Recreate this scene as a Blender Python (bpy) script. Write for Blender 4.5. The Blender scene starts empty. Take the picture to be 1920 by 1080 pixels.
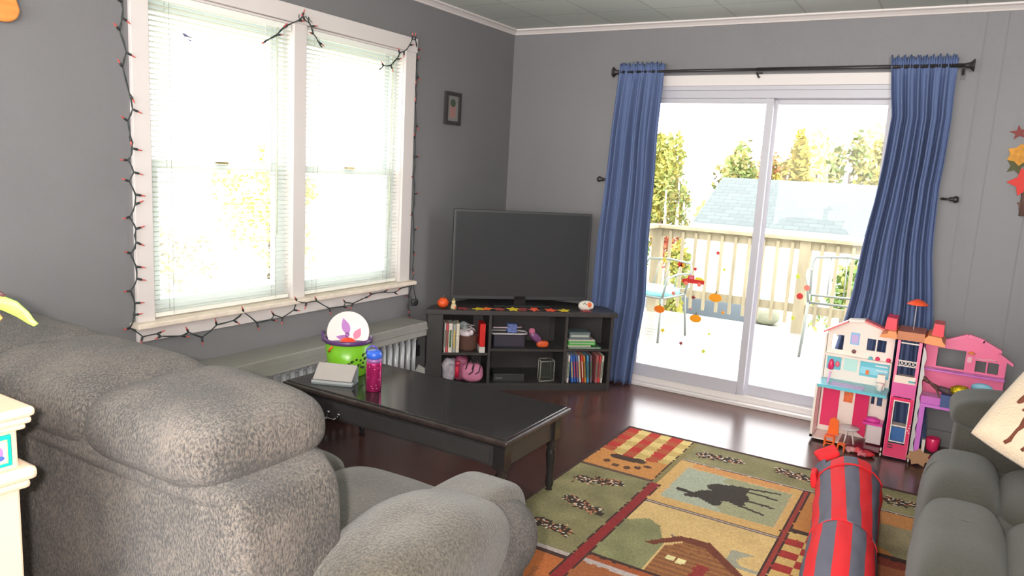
import bpy, bmesh, math, random
from mathutils import Vector, Matrix, noise as mnoise
SC = bpy.context.scene
COL = SC.collection
R = math.radians
random.seed(7)

# ------------------------------------------------------------------ camera
yaw, pit, rol = -0.537512740, -0.159673359, 0.0548357863
F = Vector((math.sin(yaw)*math.cos(pit), math.cos(yaw)*math.cos(pit), math.sin(pit)))
Rt = F.cross(Vector((0, 0, 1))).normalized(); Up = Rt.cross(F)
R2 = Rt*math.cos(rol)+Up*math.sin(rol); U2 = -Rt*math.sin(rol)+Up*math.cos(rol)
CAMP = Vector((2.97258, -4.82994, 1.44644))
cd = bpy.data.cameras.new('camera'); cam = bpy.data.objects.new('camera', cd); COL.objects.link(cam)
M3 = Matrix((R2, U2, -F)).transposed()
cam.matrix_world = Matrix.Translation(CAMP) @ M3.to_4x4()
cd.sensor_width = 36; cd.lens = 1396.62/1920*36; cd.clip_start = .02; cd.clip_end = 300
SC.camera = cam

# ------------------------------------------------------------------ world, lights, exposure
w = bpy.data.worlds.new('overcast_sky'); SC.world = w; w.use_nodes = True
wn = w.node_tree; wn.nodes.clear()
bg = wn.nodes.new('ShaderNodeBackground'); wo = wn.nodes.new('ShaderNodeOutputWorld')
bg.inputs[0].default_value = (1.0, 1.0, 1.0, 1); bg.inputs[1].default_value = 6.8
wn.links.new(bg.outputs[0], wo.inputs[0])
SC.view_settings.view_transform = 'Standard'; SC.view_settings.look = 'None'
SC.view_settings.gamma = 1; SC.view_settings.use_curve_mapping = False
SC.view_settings.exposure = 0.08

def area(name, loc, direction, sx, sy, energy, color=(1, 1, 1)):
    l = bpy.data.lights.new(name, 'AREA'); l.shape = 'RECTANGLE'; l.size = sx; l.size_y = sy
    l.energy = energy; l.color = color
    o = bpy.data.objects.new(name, l); COL.objects.link(o)
    o.location = loc; o.rotation_euler = Vector(direction).to_track_quat('-Z', 'Y').to_euler()
    return o
# the camera's own flash, a little to the left of the lens
area('camera_flash', CAMP - R2*.07 + U2*.02 + F*.01, F, .035, .02, 66, (1.0, .91, .86))
# unseen fill lights added behind the camera to raise the room's ambient level
area('overhead_fill', (2.3, -6.4, 2.36), (0.0, .3, -1), 1.6, 1.6, 130, (1.0, .97, .93))
area('upward_fill', (3.7, -6.2, 1.75), (-.15, .3, 1), .4, .4, 290, (1.0, .98, .95))  # added upward fill that brightens the ceiling
area('rear_fill', (2.4, -8.1, 1.35), (0, 1, .12), 4.3, 2.2, 270, (1.0, .99, .97))  # added panel before the rear wall, even fill for the walls
for nm, loc, d, sx, sy in (('sky_portal_door', (1.86, .16, 1.03), (0, -1, 0), 1.46, 1.95),
                           ('sky_portal_window', (-.16, -2.07, 1.4), (1, 0, 0), 1.75, 1.45)):
    p_ = area(nm, loc, d, sx, sy, 1)
    p_.data.cycles.is_portal = True
SC.cycles.max_bounces = 8; SC.cycles.transparent_max_bounces = 16
SC.cycles.sample_clamp_indirect = 6
SC.cycles.caustics_reflective = False; SC.cycles.caustics_refractive = False
try: SC.cycles.use_denoising = True
except Exception: pass

# ------------------------------------------------------------------ materials
def lin(c):
    return tuple(((v/255)/12.92 if v/255 <= .04045 else ((v/255+.055)/1.055)**2.4) for v in c)
MC = {}
def mat(name, rgb, rough=.6, metal=0, spec=.5, bump=0, bscale=60, var=0, vscale=8, sheen=0, coat=0, stretch=None, raw=False, trans=0):
    if name in MC: return MC[name]
    m = bpy.data.materials.new(name); m.use_nodes = True; nt = m.node_tree
    b = nt.nodes['Principled BSDF']; c = rgb if raw else lin(rgb)
    b.inputs['Base Color'].default_value = (*c, 1); b.inputs['Roughness'].default_value = rough
    b.inputs['Metallic'].default_value = metal; b.inputs['Specular IOR Level'].default_value = spec
    if sheen: b.inputs['Sheen Weight'].default_value = sheen
    if coat: b.inputs['Coat Weight'].default_value = coat
    if trans: b.inputs['Transmission Weight'].default_value = trans
    tc = mp = None
    if bump or var:
        tc = nt.nodes.new('ShaderNodeTexCoord'); mp = nt.nodes.new('ShaderNodeMapping')
        nt.links.new(tc.outputs['Object'], mp.inputs[0])
        if stretch: mp.inputs['Scale'].default_value = stretch
    if var:
        n = nt.nodes.new('ShaderNodeTexNoise'); n.inputs['Scale'].default_value = vscale; n.inputs['Detail'].default_value = 6
        n.inputs['Roughness'].default_value = .65
        nt.links.new(mp.outputs[0], n.inputs['Vector'])
        mx = nt.nodes.new('ShaderNodeMix'); mx.data_type = 'RGBA'
        mr = nt.nodes.new('ShaderNodeMapRange'); mr.inputs[1].default_value = .32; mr.inputs[2].default_value = .68
        nt.links.new(n.outputs['Fac'], mr.inputs[0]); nt.links.new(mr.outputs[0], mx.inputs[0])
        mx.inputs[6].default_value = (*[v*(1-var) for v in c], 1); mx.inputs[7].default_value = (*[min(1, v*(1+var)) for v in c], 1)
        nt.links.new(mx.outputs[2], b.inputs['Base Color'])
    if bump:
        n2 = nt.nodes.new('ShaderNodeTexNoise'); n2.inputs['Scale'].default_value = bscale; n2.inputs['Detail'].default_value = 4
        nt.links.new(mp.outputs[0], n2.inputs['Vector'])
        bp = nt.nodes.new('ShaderNodeBump'); bp.inputs['Strength'].default_value = bump; bp.inputs['Distance'].default_value = .01
        nt.links.new(n2.outputs['Fac'], bp.inputs['Height']); nt.links.new(bp.outputs[0], b.inputs['Normal'])
    MC[name] = m; return m
def glass_mat():
    m = bpy.data.materials.new('window_glass'); m.use_nodes = True; nt = m.node_tree; nt.nodes.clear()
    o = nt.nodes.new('ShaderNodeOutputMaterial'); t = nt.nodes.new('ShaderNodeBsdfTransparent'); g = nt.nodes.new('ShaderNodeBsdfGlossy')
    g.inputs['Roughness'].default_value = .02
    fr = nt.nodes.new('ShaderNodeLayerWeight'); fr.inputs[0].default_value = .5
    pw = nt.nodes.new('ShaderNodeMath'); pw.operation = 'POWER'; pw.inputs[1].default_value = 4.5
    ma = nt.nodes.new('ShaderNodeMath'); ma.operation = 'MULTIPLY_ADD'; ma.inputs[1].default_value = .6; ma.inputs[2].default_value = .012
    nt.links.new(fr.outputs['Facing'], pw.inputs[0]); nt.links.new(pw.outputs[0], ma.inputs[0])
    mx = nt.nodes.new('ShaderNodeMixShader')
    nt.links.new(ma.outputs[0], mx.inputs[0]); nt.links.new(t.outputs[0], mx.inputs[1]); nt.links.new(g.outputs[0], mx.inputs[2])
    nt.links.new(mx.outputs[0], o.inputs[0]); return m
def clear_mat(name, rgb, alpha):
    m = mat(name, rgb, .15); m.node_tree.nodes['Principled BSDF'].inputs['Alpha'].default_value = alpha; return m
GLASS = glass_mat()

def floor_mat():
    m = bpy.data.materials.new('dark_laminate'); m.use_nodes = True; nt = m.node_tree; b = nt.nodes['Principled BSDF']
    tc = nt.nodes.new('ShaderNodeTexCoord'); mp = nt.nodes.new('ShaderNodeMapping'); nt.links.new(tc.outputs['Object'], mp.inputs[0])
    br = nt.nodes.new('ShaderNodeTexBrick'); br.inputs['Scale'].default_value = 1; br.inputs['Brick Width'].default_value = 1.2
    br.inputs['Row Height'].default_value = .19; br.inputs['Mortar Size'].default_value = .002
    br.inputs['Color1'].default_value = (*lin((82, 54, 48)), 1); br.inputs['Color2'].default_value = (*lin((70, 47, 43)), 1)
    br.inputs['Mortar'].default_value = (*lin((35, 24, 22)), 1)
    nt.links.new(mp.outputs[0], br.inputs['Vector'])
    n = nt.nodes.new('ShaderNodeTexNoise'); n.inputs['Scale'].default_value = 5; n.inputs['Detail'].default_value = 8
    mp2 = nt.nodes.new('ShaderNodeMapping'); mp2.inputs['Scale'].default_value = (1, 14, 1)
    nt.links.new(tc.outputs['Object'], mp2.inputs[0]); nt.links.new(mp2.outputs[0], n.inputs['Vector'])
    mx = nt.nodes.new('ShaderNodeMix'); mx.data_type = 'RGBA'; mx.blend_type = 'MULTIPLY'; mx.inputs[0].default_value = .6
    nt.links.new(br.outputs['Color'], mx.inputs[6]); nt.links.new(n.outputs['Color'], mx.inputs[7])
    nt.links.new(br.outputs['Color'], b.inputs['Base Color'])
    bp = nt.nodes.new('ShaderNodeBump'); bp.inputs['Strength'].default_value = .12; bp.inputs['Distance'].default_value = .003
    nt.links.new(n.outputs['Fac'], bp.inputs['Height']); nt.links.new(bp.outputs[0], b.inputs['Normal'])
    b.inputs['Roughness'].default_value = .24; return m
def brick_mat(name, c1, c2, cm, bw, rh, ms, rough=.7, off=.5, bump=.3, rot=None):
    m = bpy.data.materials.new(name); m.use_nodes = True; nt = m.node_tree; b = nt.nodes['Principled BSDF']
    tc = nt.nodes.new('ShaderNodeTexCoord'); mp = nt.nodes.new('ShaderNodeMapping'); nt.links.new(tc.outputs['Object'], mp.inputs[0])
    if rot: mp.inputs['Rotation'].default_value = rot
    br = nt.nodes.new('ShaderNodeTexBrick'); br.inputs['Scale'].default_value = 1; br.inputs['Brick Width'].default_value = bw
    br.inputs['Row Height'].default_value = rh; br.inputs['Mortar Size'].default_value = ms; br.offset = off
    br.inputs['Color1'].default_value = (*lin(c1), 1); br.inputs['Color2'].default_value = (*lin(c2), 1); br.inputs['Mortar'].default_value = (*lin(cm), 1)
    nt.links.new(mp.outputs[0], br.inputs['Vector']); nt.links.new(br.outputs['Color'], b.inputs['Base Color'])
    b.inputs['Roughness'].default_value = rough
    if bump:
        bp = nt.nodes.new('ShaderNodeBump'); bp.inputs['Strength'].default_value = bump; bp.inputs['Distance'].default_value = .004; bp.invert = True
        nt.links.new(br.outputs['Fac'], bp.inputs['Height']); nt.links.new(bp.outputs[0], b.inputs['Normal'])
    return m
def vcol_mat(name, rough=.95, bump=.5):
    m = bpy.data.materials.new(name); m.use_nodes = True; nt = m.node_tree; b = nt.nodes['Principled BSDF']
    a = nt.nodes.new('ShaderNodeVertexColor'); a.layer_name = 'Col'
    n = nt.nodes.new('ShaderNodeTexNoise'); n.inputs['Scale'].default_value = 130; n.inputs['Detail'].default_value = 3
    tc = nt.nodes.new('ShaderNodeTexCoord'); nt.links.new(tc.outputs['Object'], n.inputs['Vector'])
    mr = nt.nodes.new('ShaderNodeMapRange'); mr.inputs[1].default_value = .3; mr.inputs[2].default_value = .7; mr.inputs[3].default_value = .78; mr.inputs[4].default_value = 1.15
    nt.links.new(n.outputs['Fac'], mr.inputs[0])
    mx = nt.nodes.new('ShaderNodeVectorMath'); mx.operation = 'SCALE'
    nt.links.new(a.outputs[0], mx.inputs[0]); nt.links.new(mr.outputs[0], mx.inputs['Scale'])
    nt.links.new(mx.outputs[0], b.inputs['Base Color']); b.inputs['Roughness'].default_value = rough; b.inputs['Specular IOR Level'].default_value = .15
    bp = nt.nodes.new('ShaderNodeBump'); bp.inputs['Strength'].default_value = bump; bp.inputs['Distance'].default_value = .004
    nt.links.new(n.outputs['Fac'], bp.inputs['Height']); nt.links.new(bp.outputs[0], b.inputs['Normal']); return m
def plush_mat(name, dark, light, scale=150, bump=.9, lo=.36, hi=.62, stretch=(1, 1, .55), patch=.35, sheen=.3):
    m = bpy.data.materials.new(name); m.use_nodes = True; nt = m.node_tree; b = nt.nodes['Principled BSDF']
    tc = nt.nodes.new('ShaderNodeTexCoord'); mp = nt.nodes.new('ShaderNodeMapping'); mp.inputs['Scale'].default_value = stretch
    mp.inputs['Rotation'].default_value = (0, R(25), 0)
    nt.links.new(tc.outputs['Object'], mp.inputs[0])
    n = nt.nodes.new('ShaderNodeTexNoise'); n.inputs['Scale'].default_value = scale; n.inputs['Detail'].default_value = 5; n.inputs['Roughness'].default_value = .6
    nt.links.new(mp.outputs[0], n.inputs['Vector'])
    n3 = nt.nodes.new('ShaderNodeTexNoise'); n3.inputs['Scale'].default_value = 7; n3.inputs['Detail'].default_value = 3
    nt.links.new(tc.outputs['Object'], n3.inputs['Vector'])
    ad = nt.nodes.new('ShaderNodeMath'); ad.operation = 'MULTIPLY_ADD'; ad.inputs[1].default_value = patch; 
    nt.links.new(n3.outputs['Fac'], ad.inputs[0]); nt.links.new(n.outputs['Fac'], ad.inputs[2])
    mr = nt.nodes.new('ShaderNodeMapRange'); mr.inputs[1].default_value = lo+patch*.5; mr.inputs[2].default_value = hi+patch*.5
    nt.links.new(ad.outputs[0], mr.inputs[0])
    mx = nt.nodes.new('ShaderNodeMix'); mx.data_type = 'RGBA'; nt.links.new(mr.outputs[0], mx.inputs[0])
    mx.inputs[6].default_value = (*lin(dark), 1); mx.inputs[7].default_value = (*lin(light), 1)
    nt.links.new(mx.outputs[2], b.inputs['Base Color'])
    b.inputs['Roughness'].default_value = .85; b.inputs['Specular IOR Level'].default_value = .2; b.inputs['Sheen Weight'].default_value = sheen
    bp = nt.nodes.new('ShaderNodeBump'); bp.inputs['Strength'].default_value = bump; bp.inputs['Distance'].default_value = .006
    nt.links.new(n.outputs['Fac'], bp.inputs['Height']); nt.links.new(bp.outputs[0], b.inputs['Normal']); return m

WHITE = mat('painted_white_trim', (216, 209, 206), .45)
DOORW = mat('white_vinyl', (186, 184, 191), .35)
BLACK = mat('black_plastic', (52, 52, 55), .35)
BLACKWOOD = mat('black_painted_wood', (57, 55, 55), .35, var=.1, vscale=20)
BLACKGLOSS = mat('black_lacquer', (40, 38, 38), .16)
IRON = mat('dark_iron', (42, 38, 38), .4)

# ------------------------------------------------------------------ mesh builder
class MB:
    def __init__(s): s.v = []; s.f = []; s.m = []; s.s = []
    def add(s, vs, fs, m=0, smooth=True):
        o = len(s.v); s.v += [Vector(v) for v in vs]
        for f in fs: s.f.append([i+o for i in f]); s.m.append(m); s.s.append(smooth)
        return s
    def box(s, x0, x1, y0, y1, z0, z1, m=0, T=None):
        vs = [Vector((x, y, z)) for x in (x0, x1) for y in (y0, y1) for z in (z0, z1)]
        if T: vs = [T @ v for v in vs]
        return s.add(vs, [(0, 1, 3, 2), (4, 6, 7, 5), (0, 4, 5, 1), (2, 3, 7, 6), (0, 2, 6, 4), (1, 5, 7, 3)], m, False)
    def lathe(s, prof, c=(0, 0, 0), n=24, m=0, T=None, smooth=True):
        vs = []; fs = []; k = len(prof)
        for r, z in prof:
            for i in range(n):
                a = 2*math.pi*i/n; v = Vector((c[0]+r*math.cos(a), c[1]+r*math.sin(a), c[2]+z))
                vs.append(T @ v if T else v)
        for j in range(k-1):
            for i in range(n):
                i2 = (i+1) % n; fs.append((j*n+i, j*n+i2, (j+1)*n+i2, (j+1)*n+i))
        fs.append(tuple(reversed(range(n)))); fs.append(tuple((k-1)*n+i for i in range(n)))
        return s.add(vs, fs, m, smooth)
    def tube(s, pts, r, n=8, m=0, closed=False, radii=None):
        pts = [Vector(p) for p in pts]; k = len(pts); vs = []; fs = []
        prev = None
        for j, p in enumerate(pts):
            a = pts[(j-1) % k] if (closed or j > 0) else p; b = pts[(j+1) % k] if (closed or j < k-1) else p
            t = (b-a).normalized() if (b-a).length > 1e-9 else Vector((0, 0, 1))
            if prev is None: x = t.orthogonal().normalized()
            else:
                x = prev - t*prev.dot(t)
                x = x.normalized() if x.length > 1e-6 else t.orthogonal().normalized()
            prev = x; y = t.cross(x); rr = radii[j] if radii else r
            for i in range(n):
                an = 2*math.pi*i/n; vs.append(p+(x*math.cos(an)+y*math.sin(an))*rr)
        rng = k if closed else k-1
        for j in range(rng):
            for i in range(n):
                i2 = (i+1) % n; j2 = (j+1) % k
                fs.append((j*n+i, j*n+i2, j2*n+i2, j2*n+i))
        if not closed: fs.append(tuple(reversed(range(n)))); fs.append(tuple((k-1)*n+i for i in range(n)))
        return s.add(vs, fs, m, True)
    def ell(s, c, r, e1=1, e2=1, m=0, T=None, nu=32, nv=18, amp=0, fr=3, seed=0):
        # superellipsoid; e<1 gives a rounded box
        def p(x, e): return math.copysign(abs(x)**e, x)
        vs = []; fs = []
        for j in range(nv+1):
            ph = -math.pi/2+math.pi*j/nv
            for i in range(nu):
                th = 2*math.pi*i/nu
                v = Vector((r[0]*p(math.cos(ph), e1)*p(math.cos(th), e2), r[1]*p(math.cos(ph), e1)*p(math.sin(th), e2), r[2]*p(math.sin(ph), e1)))
                if amp:
                    q = v*fr+Vector((seed, seed*.7, c[2] if seed else 0))
                    v += v.normalized()*amp*mnoise.noise(q)
                if T: v = T @ v
                vs.append(v+Vector(c))
        for j in range(nv):
            for i in range(nu):
                i2 = (i+1) % nu; fs.append((j*nu+i, j*nu+i2, (j+1)*nu+i2, (j+1)*nu+i))
        return s.add(vs, fs, m, True)
    def prism(s, poly, a, b, axis='y', m=0, T=None):
        def P(u, v, w):
            q = {'y': (u, w, v), 'x': (w, u, v), 'z': (u, v, w)}[axis]
            q = Vector(q); return T @ q if T else q
        n = len(poly); vs = [P(u, v, a) for u, v in poly]+[P(u, v, b) for u, v in poly]
        fs = [tuple(range(n)), tuple(range(2*n-1, n-1, -1))]+[(i, i+n, (i+1) % n+n, (i+1) % n) for i in range(n)]
        return s.add(vs, fs, m, False)
    def build(s, name, mats, parent=None, bevel=0, sub=0, recalc=True):
        off = ROOT.get(parent.name, Vector()) if parent else Vector()
        me = bpy.data.meshes.new(name)
        me.from_pydata([v-off for v in s.v], [], s.f)
        if not isinstance(mats, (list, tuple)): mats = [mats]
        for x in mats: me.materials.append(x)
        me.polygons.foreach_set('material_index', s.m); me.polygons.foreach_set('use_smooth', s.s)
        if recalc:
            bm = bmesh.new(); bm.from_mesh(me); bmesh.ops.remove_doubles(bm, verts=bm.verts, dist=1e-6)
            bmesh.ops.recalc_face_normals(bm, faces=bm.faces); bm.to_mesh(me); bm.free()
        me.update()
        o = bpy.data.objects.new(name, me); COL.objects.link(o)
        if parent: o.parent = parent; ROOT[o.name] = off
        if bevel:
            b = o.modifiers.new('bevel', 'BEVEL'); b.width = bevel; b.segments = 2; b.limit_method = 'ANGLE'; b.angle_limit = R(40)
        if sub:
            b = o.modifiers.new('sub', 'SUBSURF'); b.levels = sub; b.render_levels = sub
        return o
ROOT = {}
def thing(name, label, cat, loc, group=None):
    o = bpy.data.objects.new(name, None); COL.objects.link(o); o.location = loc; o.empty_display_size = .1
    o['label'] = label; o['category'] = cat
    if group: o['group'] = group
    ROOT[o.name] = Vector(loc); return o
def tag(o, label, cat, group=None, kind=None):
    o['label'] = label; o['category'] = cat
    if group: o['group'] = group
    if kind: o['kind'] = kind
    return o
def struct(name, loc=None):
    o = bpy.data.objects.new(name, None); COL.objects.link(o); o['kind'] = 'structure'; ROOT[o.name] = Vector(); return o
def st(o): o['kind'] = 'structure'; return o
def plab(o, label): o['label'] = label; return o
def copy_thing(root, off):
    r = root.copy(); COL.objects.link(r); r.location = root.location+Vector(off)
    for ch in root.children:
        c = ch.copy(); COL.objects.link(c); c.parent = r
        for g in ch.children:
            d = g.copy(); COL.objects.link(d); d.parent = c
    return r
def frame(o, u, v=None, wv=None):
    """matrix with axes u, v, w at origin o"""
    u = Vector(u).normalized(); wv = Vector(wv or (0, 0, 1)).normalized(); v = wv.cross(u).normalized()
    return Matrix.Translation(Vector(o)) @ Matrix((u, v, wv)).transposed().to_4x4()
def rect_ring(mb, x0, x1, z0, z1, t, y0, y1, m=0, axis='y'):
    """picture-frame ring in the plane perpendicular to axis; t = (left,right,bottom,top)"""
    l, r, b, tp = t if isinstance(t, tuple) else (t,)*4
    def B(a0, a1, c0, c1):
        if axis == 'y': mb.box(a0, a1, y0, y1, c0, c1, m)
        else: mb.box(y0, y1, a0, a1, c0, c1, m)
    B(x0, x0+l, z0, z1); B(x1-r, x1, z0, z1); B(x0+l, x1-r, z0, z0+b); B(x0+l, x1-r, z1-tp, z1)

# ================================================================== SETTING
ZC = 2.435; XR = 4.5; YR = -8.2
WALLM = mat('grey_wall_paint', (118, 117, 119), .55, bump=.12, bscale=220, var=.03, vscale=3)
FLOORM = floor_mat()
st(MB().box(-.15, XR+.1, YR-.1, .12, -.1, 0).build('floor', FLOORM))
CEILM = brick_mat('ceiling_tile', (205, 212, 205), (199, 206, 200), (176, 183, 178), .406, .406, .006, .7, 0, .25)
st(MB().box(-.15, XR+.1, YR-.1, .12, ZC, ZC+.1).build('ceiling', CEILM))
# left wall with the double window opening
WY0, WY1, WZ0, WZ1 = -2.90, -1.24, .69, 2.10
mb = MB(); mb.box(-.14, 0, YR, WY0, 0, ZC).box(-.14, 0, WY1, 0, 0, ZC).box(-.14, 0, WY0, WY1, 0, WZ0).box(-.14, 0, WY0, WY1, WZ1, ZC)
st(mb.build('wall_left', WALLM))
# back wall with the patio door opening; right part is grooved panelling
DX0, DX1, DZ1 = 1.05, 2.60, 2.03
mb = MB(); mb.box(-.14, DX0, .006, .14, 0, ZC).box(DX1, XR, .006, .14, 0, ZC).box(DX0, DX1, .006, .14, DZ1, ZC)
mb.box(0, DX0, 0, .006, 0, ZC).box(DX0, DX1, 0, .006, DZ1, ZC)
gx = [DX1, 2.945, 3.043, 3.242, 3.36, 3.55, 3.65, 3.85, 4.0, 4.25, XR]
for a, b in zip(gx, gx[1:]): mb.box(a+(.003 if a > DX1 else 0), b-.003, 0, .006, 0, ZC)
st(mb.build('wall_back', WALLM))
st(MB().box(XR, XR+.1, YR, 0, 0, ZC).build('wall_right', WALLM))
st(MB().box(0, XR, YR-.1, YR, 0, ZC).build('wall_rear', WALLM))
# crown moulding
cp = [(0, 2.40), (.012, 2.40), (.018, 2.408), (.034, 2.42), (.05, 2.426), (.05, ZC), (0, ZC)]
st(MB().prism([(y_, z_) for y_, z_ in cp], YR, 0, 'y').build('trim_1', WHITE))
st(MB().prism([(-y_, z_) for y_, z_ in cp], 0, XR, 'x').build('trim_2', WHITE))
st(MB().box(0, .014, YR, -.014, 0, .09).box(.014, DX0-.07, -.014, 0, 0, .09).box(DX1+.07, XR, -.014, 0, 0, .09).build('baseboard_left', mat('grey_baseboard', (120, 119, 120), .5)))

# window casing, stool and apron
mb = MB()
mb.box(0, .02, -2.975, -2.895, .70, 2.10).box(0, .02, -1.25, -1.155, .70, 2.10).box(0, .022, -2.985, -1.145, 2.10, 2.183)
mb.box(0, .02, -2.118, -2.032, .70, 2.10)
mb.box(-.14, 0, WY0-.0, WY0+.012, .69, 2.10).box(-.14, 0, WY1-.012, WY1, .69, 2.10).box(-.14, 0, WY0, WY1, 2.088, 2.10)
mb.box(-.14, 0, -2.11, -2.04, .70, 2.10)
st(mb.build('trim_3', WHITE, bevel=.003))
st(MB().box(-.14, .065, -3.0, -1.13, .683, .708).build('trim_4', mat('aged_white_sill', (232, 218, 202), .5, var=.12, vscale=14), bevel=.006))
st(MB().box(0, .018, -2.975, -1.155, .618, .683).build('trim_5', WHITE, bevel=.003))
SASH = mat('sash_white', (215, 224, 224), .4)
def dh_window(name, y0, y1):
    r = struct(name)
    mb = MB(); rect_ring(mb, y0, y1, .705, 2.09, (.02, .02, .015, .02), -.13, -.05, axis='x'); mb.build('frame', SASH, r)
    mb = MB(); rect_ring(mb, y0+.02, y1-.02, 1.36, 2.07, (.045, .045, .04, .045), -.125, -.09, axis='x'); u = mb.build('upper_sash', SASH, r)
    MB().box(-.109, -.106, y0+.065, y1-.065, 1.40, 2.025).build('pane', GLASS, u)
    mb = MB(); rect_ring(mb, y0+.02, y1-.02, .72, 1.40, (.045, .045, .06, .04), -.085, -.05, axis='x'); l = mb.build('lower_sash', SASH, r)
    MB().box(-.069, -.066, y0+.065, y1-.065, .78, 1.36).build('pane', GLASS, l)
    MB().box(-.05, -.035, (y0+y1)/2-.03, (y0+y1)/2+.03, 1.385, 1.40).build('sash_lock', mat('brass', (150, 130, 80), .3, 1), l)
dh_window('window_1', -2.888, -2.11); dh_window('window_2', -2.04, -1.252)

# patio door
r = struct('door_1')
mb = MB(); rect_ring(mb, DX0-.07, DX1+.07, 0, 2.095, (.07, .07, .001, .065), -.02, 0); mb.build('door_casing', WHITE, r, bevel=.003)
mb = MB(); mb.box(DX0, DX0+.03, -.005, .14, 0, 2.03).box(DX1-.03, DX1, -.005, .14, 0, 2.03).box(DX0, DX1, -.008, .14, 2.003, 2.03).box(DX0, DX1, .0, .14, 1.955, 2.003)
mb.build('door_frame', DOORW, r, bevel=.002)
mb = MB(); mb.box(DX0-.04, DX1+.04, -.05, .0, 0, .022).box(DX0, DX1, 0, .14, 0, .035).box(DX0, DX1, .0, .012, .035, .06).box(DX0, DX1, .055, .065, .035, .055); mb.build('threshold', WHITE, r, bevel=.003)
mb = MB(); rect_ring(mb, 1.08, 1.885, .04, 1.955, (.05, .04, .105, .03), .012, .05); p1 = mb.build('sliding_panel', DOORW, r, bevel=.004)
MB().box(1.13, 1.846, .028, .032, .145, 1.925).build('pane', GLASS, p1)
mb = MB(); rect_ring(mb, 1.862, 2.57, .04, 1.955, (.035, .05, .085, .03), .07, .108); p2 = mb.build('fixed_panel', DOORW, r, bevel=.004)
MB().box(1.897, 2.52, .087, .091, .125, 1.925).build('pane', GLASS, p2)

# ================================================================== OUTSIDE
GROUND = mat('pale_dry_yard', (175, 175, 160), .95, var=.15, vscale=1.2)
st(MB().box(-60, 60, .2, 90, -2.1, -2.0).box(-60, -.3, -50, .2, -2.1, -2.0).build('ground', GROUND))
DECKM = mat('wet_deck_boards', (150, 150, 148), .22, var=.15, vscale=3, stretch=(.6, 8, 1))
mb = MB()
y = .16
while y < 3.5:
    mb.box(-.35, 6, y, y+.135, -.15, -.12); y += .142
st(mb.build('deck_floor', DECKM))
RAILM = mat('weathered_rail_wood', (148, 138, 112), .8, var=.18, vscale=6, stretch=(1, 1, .3))
t = thing('deck_railing', 'weathered wooden deck railing with vertical balusters and flat cap beyond the glass door', 'railing', (0, 3.4, -.12))
MB().box(-.12, 6, 3.33, 3.49, .865, .90).box(-.12, .02, .3, 3.33, .865, .90).build('cap_rail', RAILM, t)
MB().box(-.05, 6, 3.39, 3.43, .77, .865).box(-.08, -.04, .3, 3.33, .77, .865).build('top_rail', RAILM, t)
MB().box(-.05, 6, 3.39, 3.43, .10, .19).box(-.08, -.04, .3, 3.33, .10, .19).build('bottom_rail', RAILM, t)
for x in (-.02, 1.6, 3.2, 4.8): MB().box(x-.05, x+.06, 3.37, 3.47, -.2, .865).build('post', RAILM, t)
x = .13
while x < 4.6:
    if abs(x-1.6) > .09 and abs(x-3.2) > .09: MB().box(x, x+.032, 3.365, 3.39, -.02, .84).build('baluster', RAILM, t)
    x += .148
for k in range(20): MB().box(-.105, -.08, .45+k*.148, .482+k*.148, -.02, .84).build('baluster', RAILM, t)

# garage with shingled roof
t = thing('garage', 'garage with a dark green-grey shingled gable roof beyond the deck', 'garage', (1.5, 13, -2))
SH = brick_mat('grey_green_shingles', (58, 70, 70), (68, 80, 78), (46, 56, 56), .3, .14, .008, .5, .5, .5, (0, 0, 0))
def slab(q, th=.06):
    a, b, c_, d = [Vector(v) for v in q]; n = (b-a).cross(d-a).normalized()*th
    return MB().add([a, b, c_, d, a-n, b-n, c_-n, d-n], [(0, 1, 2, 3), (7, 6, 5, 4), (0, 4, 5, 1), (1, 5, 6, 2), (2, 6, 7, 3), (3, 7, 4, 0)], 0, False)
slab([(-2.02, 11, .5), (5.5, 11, .5), (5.5, 13, 1.5), (-2.02, 13, 1.5)]).build('roof', SH, t)
slab([(-2.02, 13, 1.5), (5.5, 13, 1.5), (5.5, 15, .5), (-2.02, 15, .5)]).build('roof', SH, t)
MB().box(-1.9, 5.4, 11.15, 14.85, -2, .52).prism([(11.15, .5), (14.85, .5), (13, 1.43)], -1.9, 5.4, 'x').build('wall', mat('garage_siding', (150, 150, 148), .8), t)
MB().box(-2.02, 5.5, 10.97, 11.0, .38, .5).build('fascia', WHITE, t)

# trees: crowns made of many small leaves
def crown(mb, c, rad, n, ls, nm=2, seed=1, low=0):
    rnd = random.Random(seed)
    clumps = [(Vector((rnd.gauss(0, .45)*rad[0], rnd.gauss(0, .45)*rad[1], rnd.uniform(-.8, .9)*rad[2])), rnd.uniform(.25, .5)) for _ in range(14)]
    for i in range(n):
        cl, cr = rnd.choice(clumps)
        tp = 1-.55*max(0, cl.z/rad[2])
        d = Vector((rnd.gauss(0, 1), rnd.gauss(0, 1), rnd.gauss(0, 1))).normalized()*rnd.random()**.4*cr
        p = Vector(c)+Vector((cl.x*tp+d.x*rad[0], cl.y*tp+d.y*rad[1], cl.z+d.z*rad[2]))
        u = Vector((rnd.gauss(0, 1), rnd.gauss(0, 1), rnd.gauss(0, 1))).normalized(); v = u.orthogonal().normalized()
        s = ls*rnd.uniform(.6, 1.3)
        mb.add([p-u*s, p+v*s*.5, p+u*s, p-v*s*.5], [(0, 1, 2, 3)], rnd.randrange(nm), False)
LY = [mat('leaf_yellow', (150, 142, 62), .8), mat('leaf_gold', (158, 138, 58), .8)]
LG = [mat('leaf_green', (92, 122, 62), .8), mat('leaf_yellow_green', (132, 138, 68), .8)]
LP = [mat('leaf_pale', (128, 120, 66), .8), mat('leaf_pale_green', (108, 122, 62), .8)]
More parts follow.
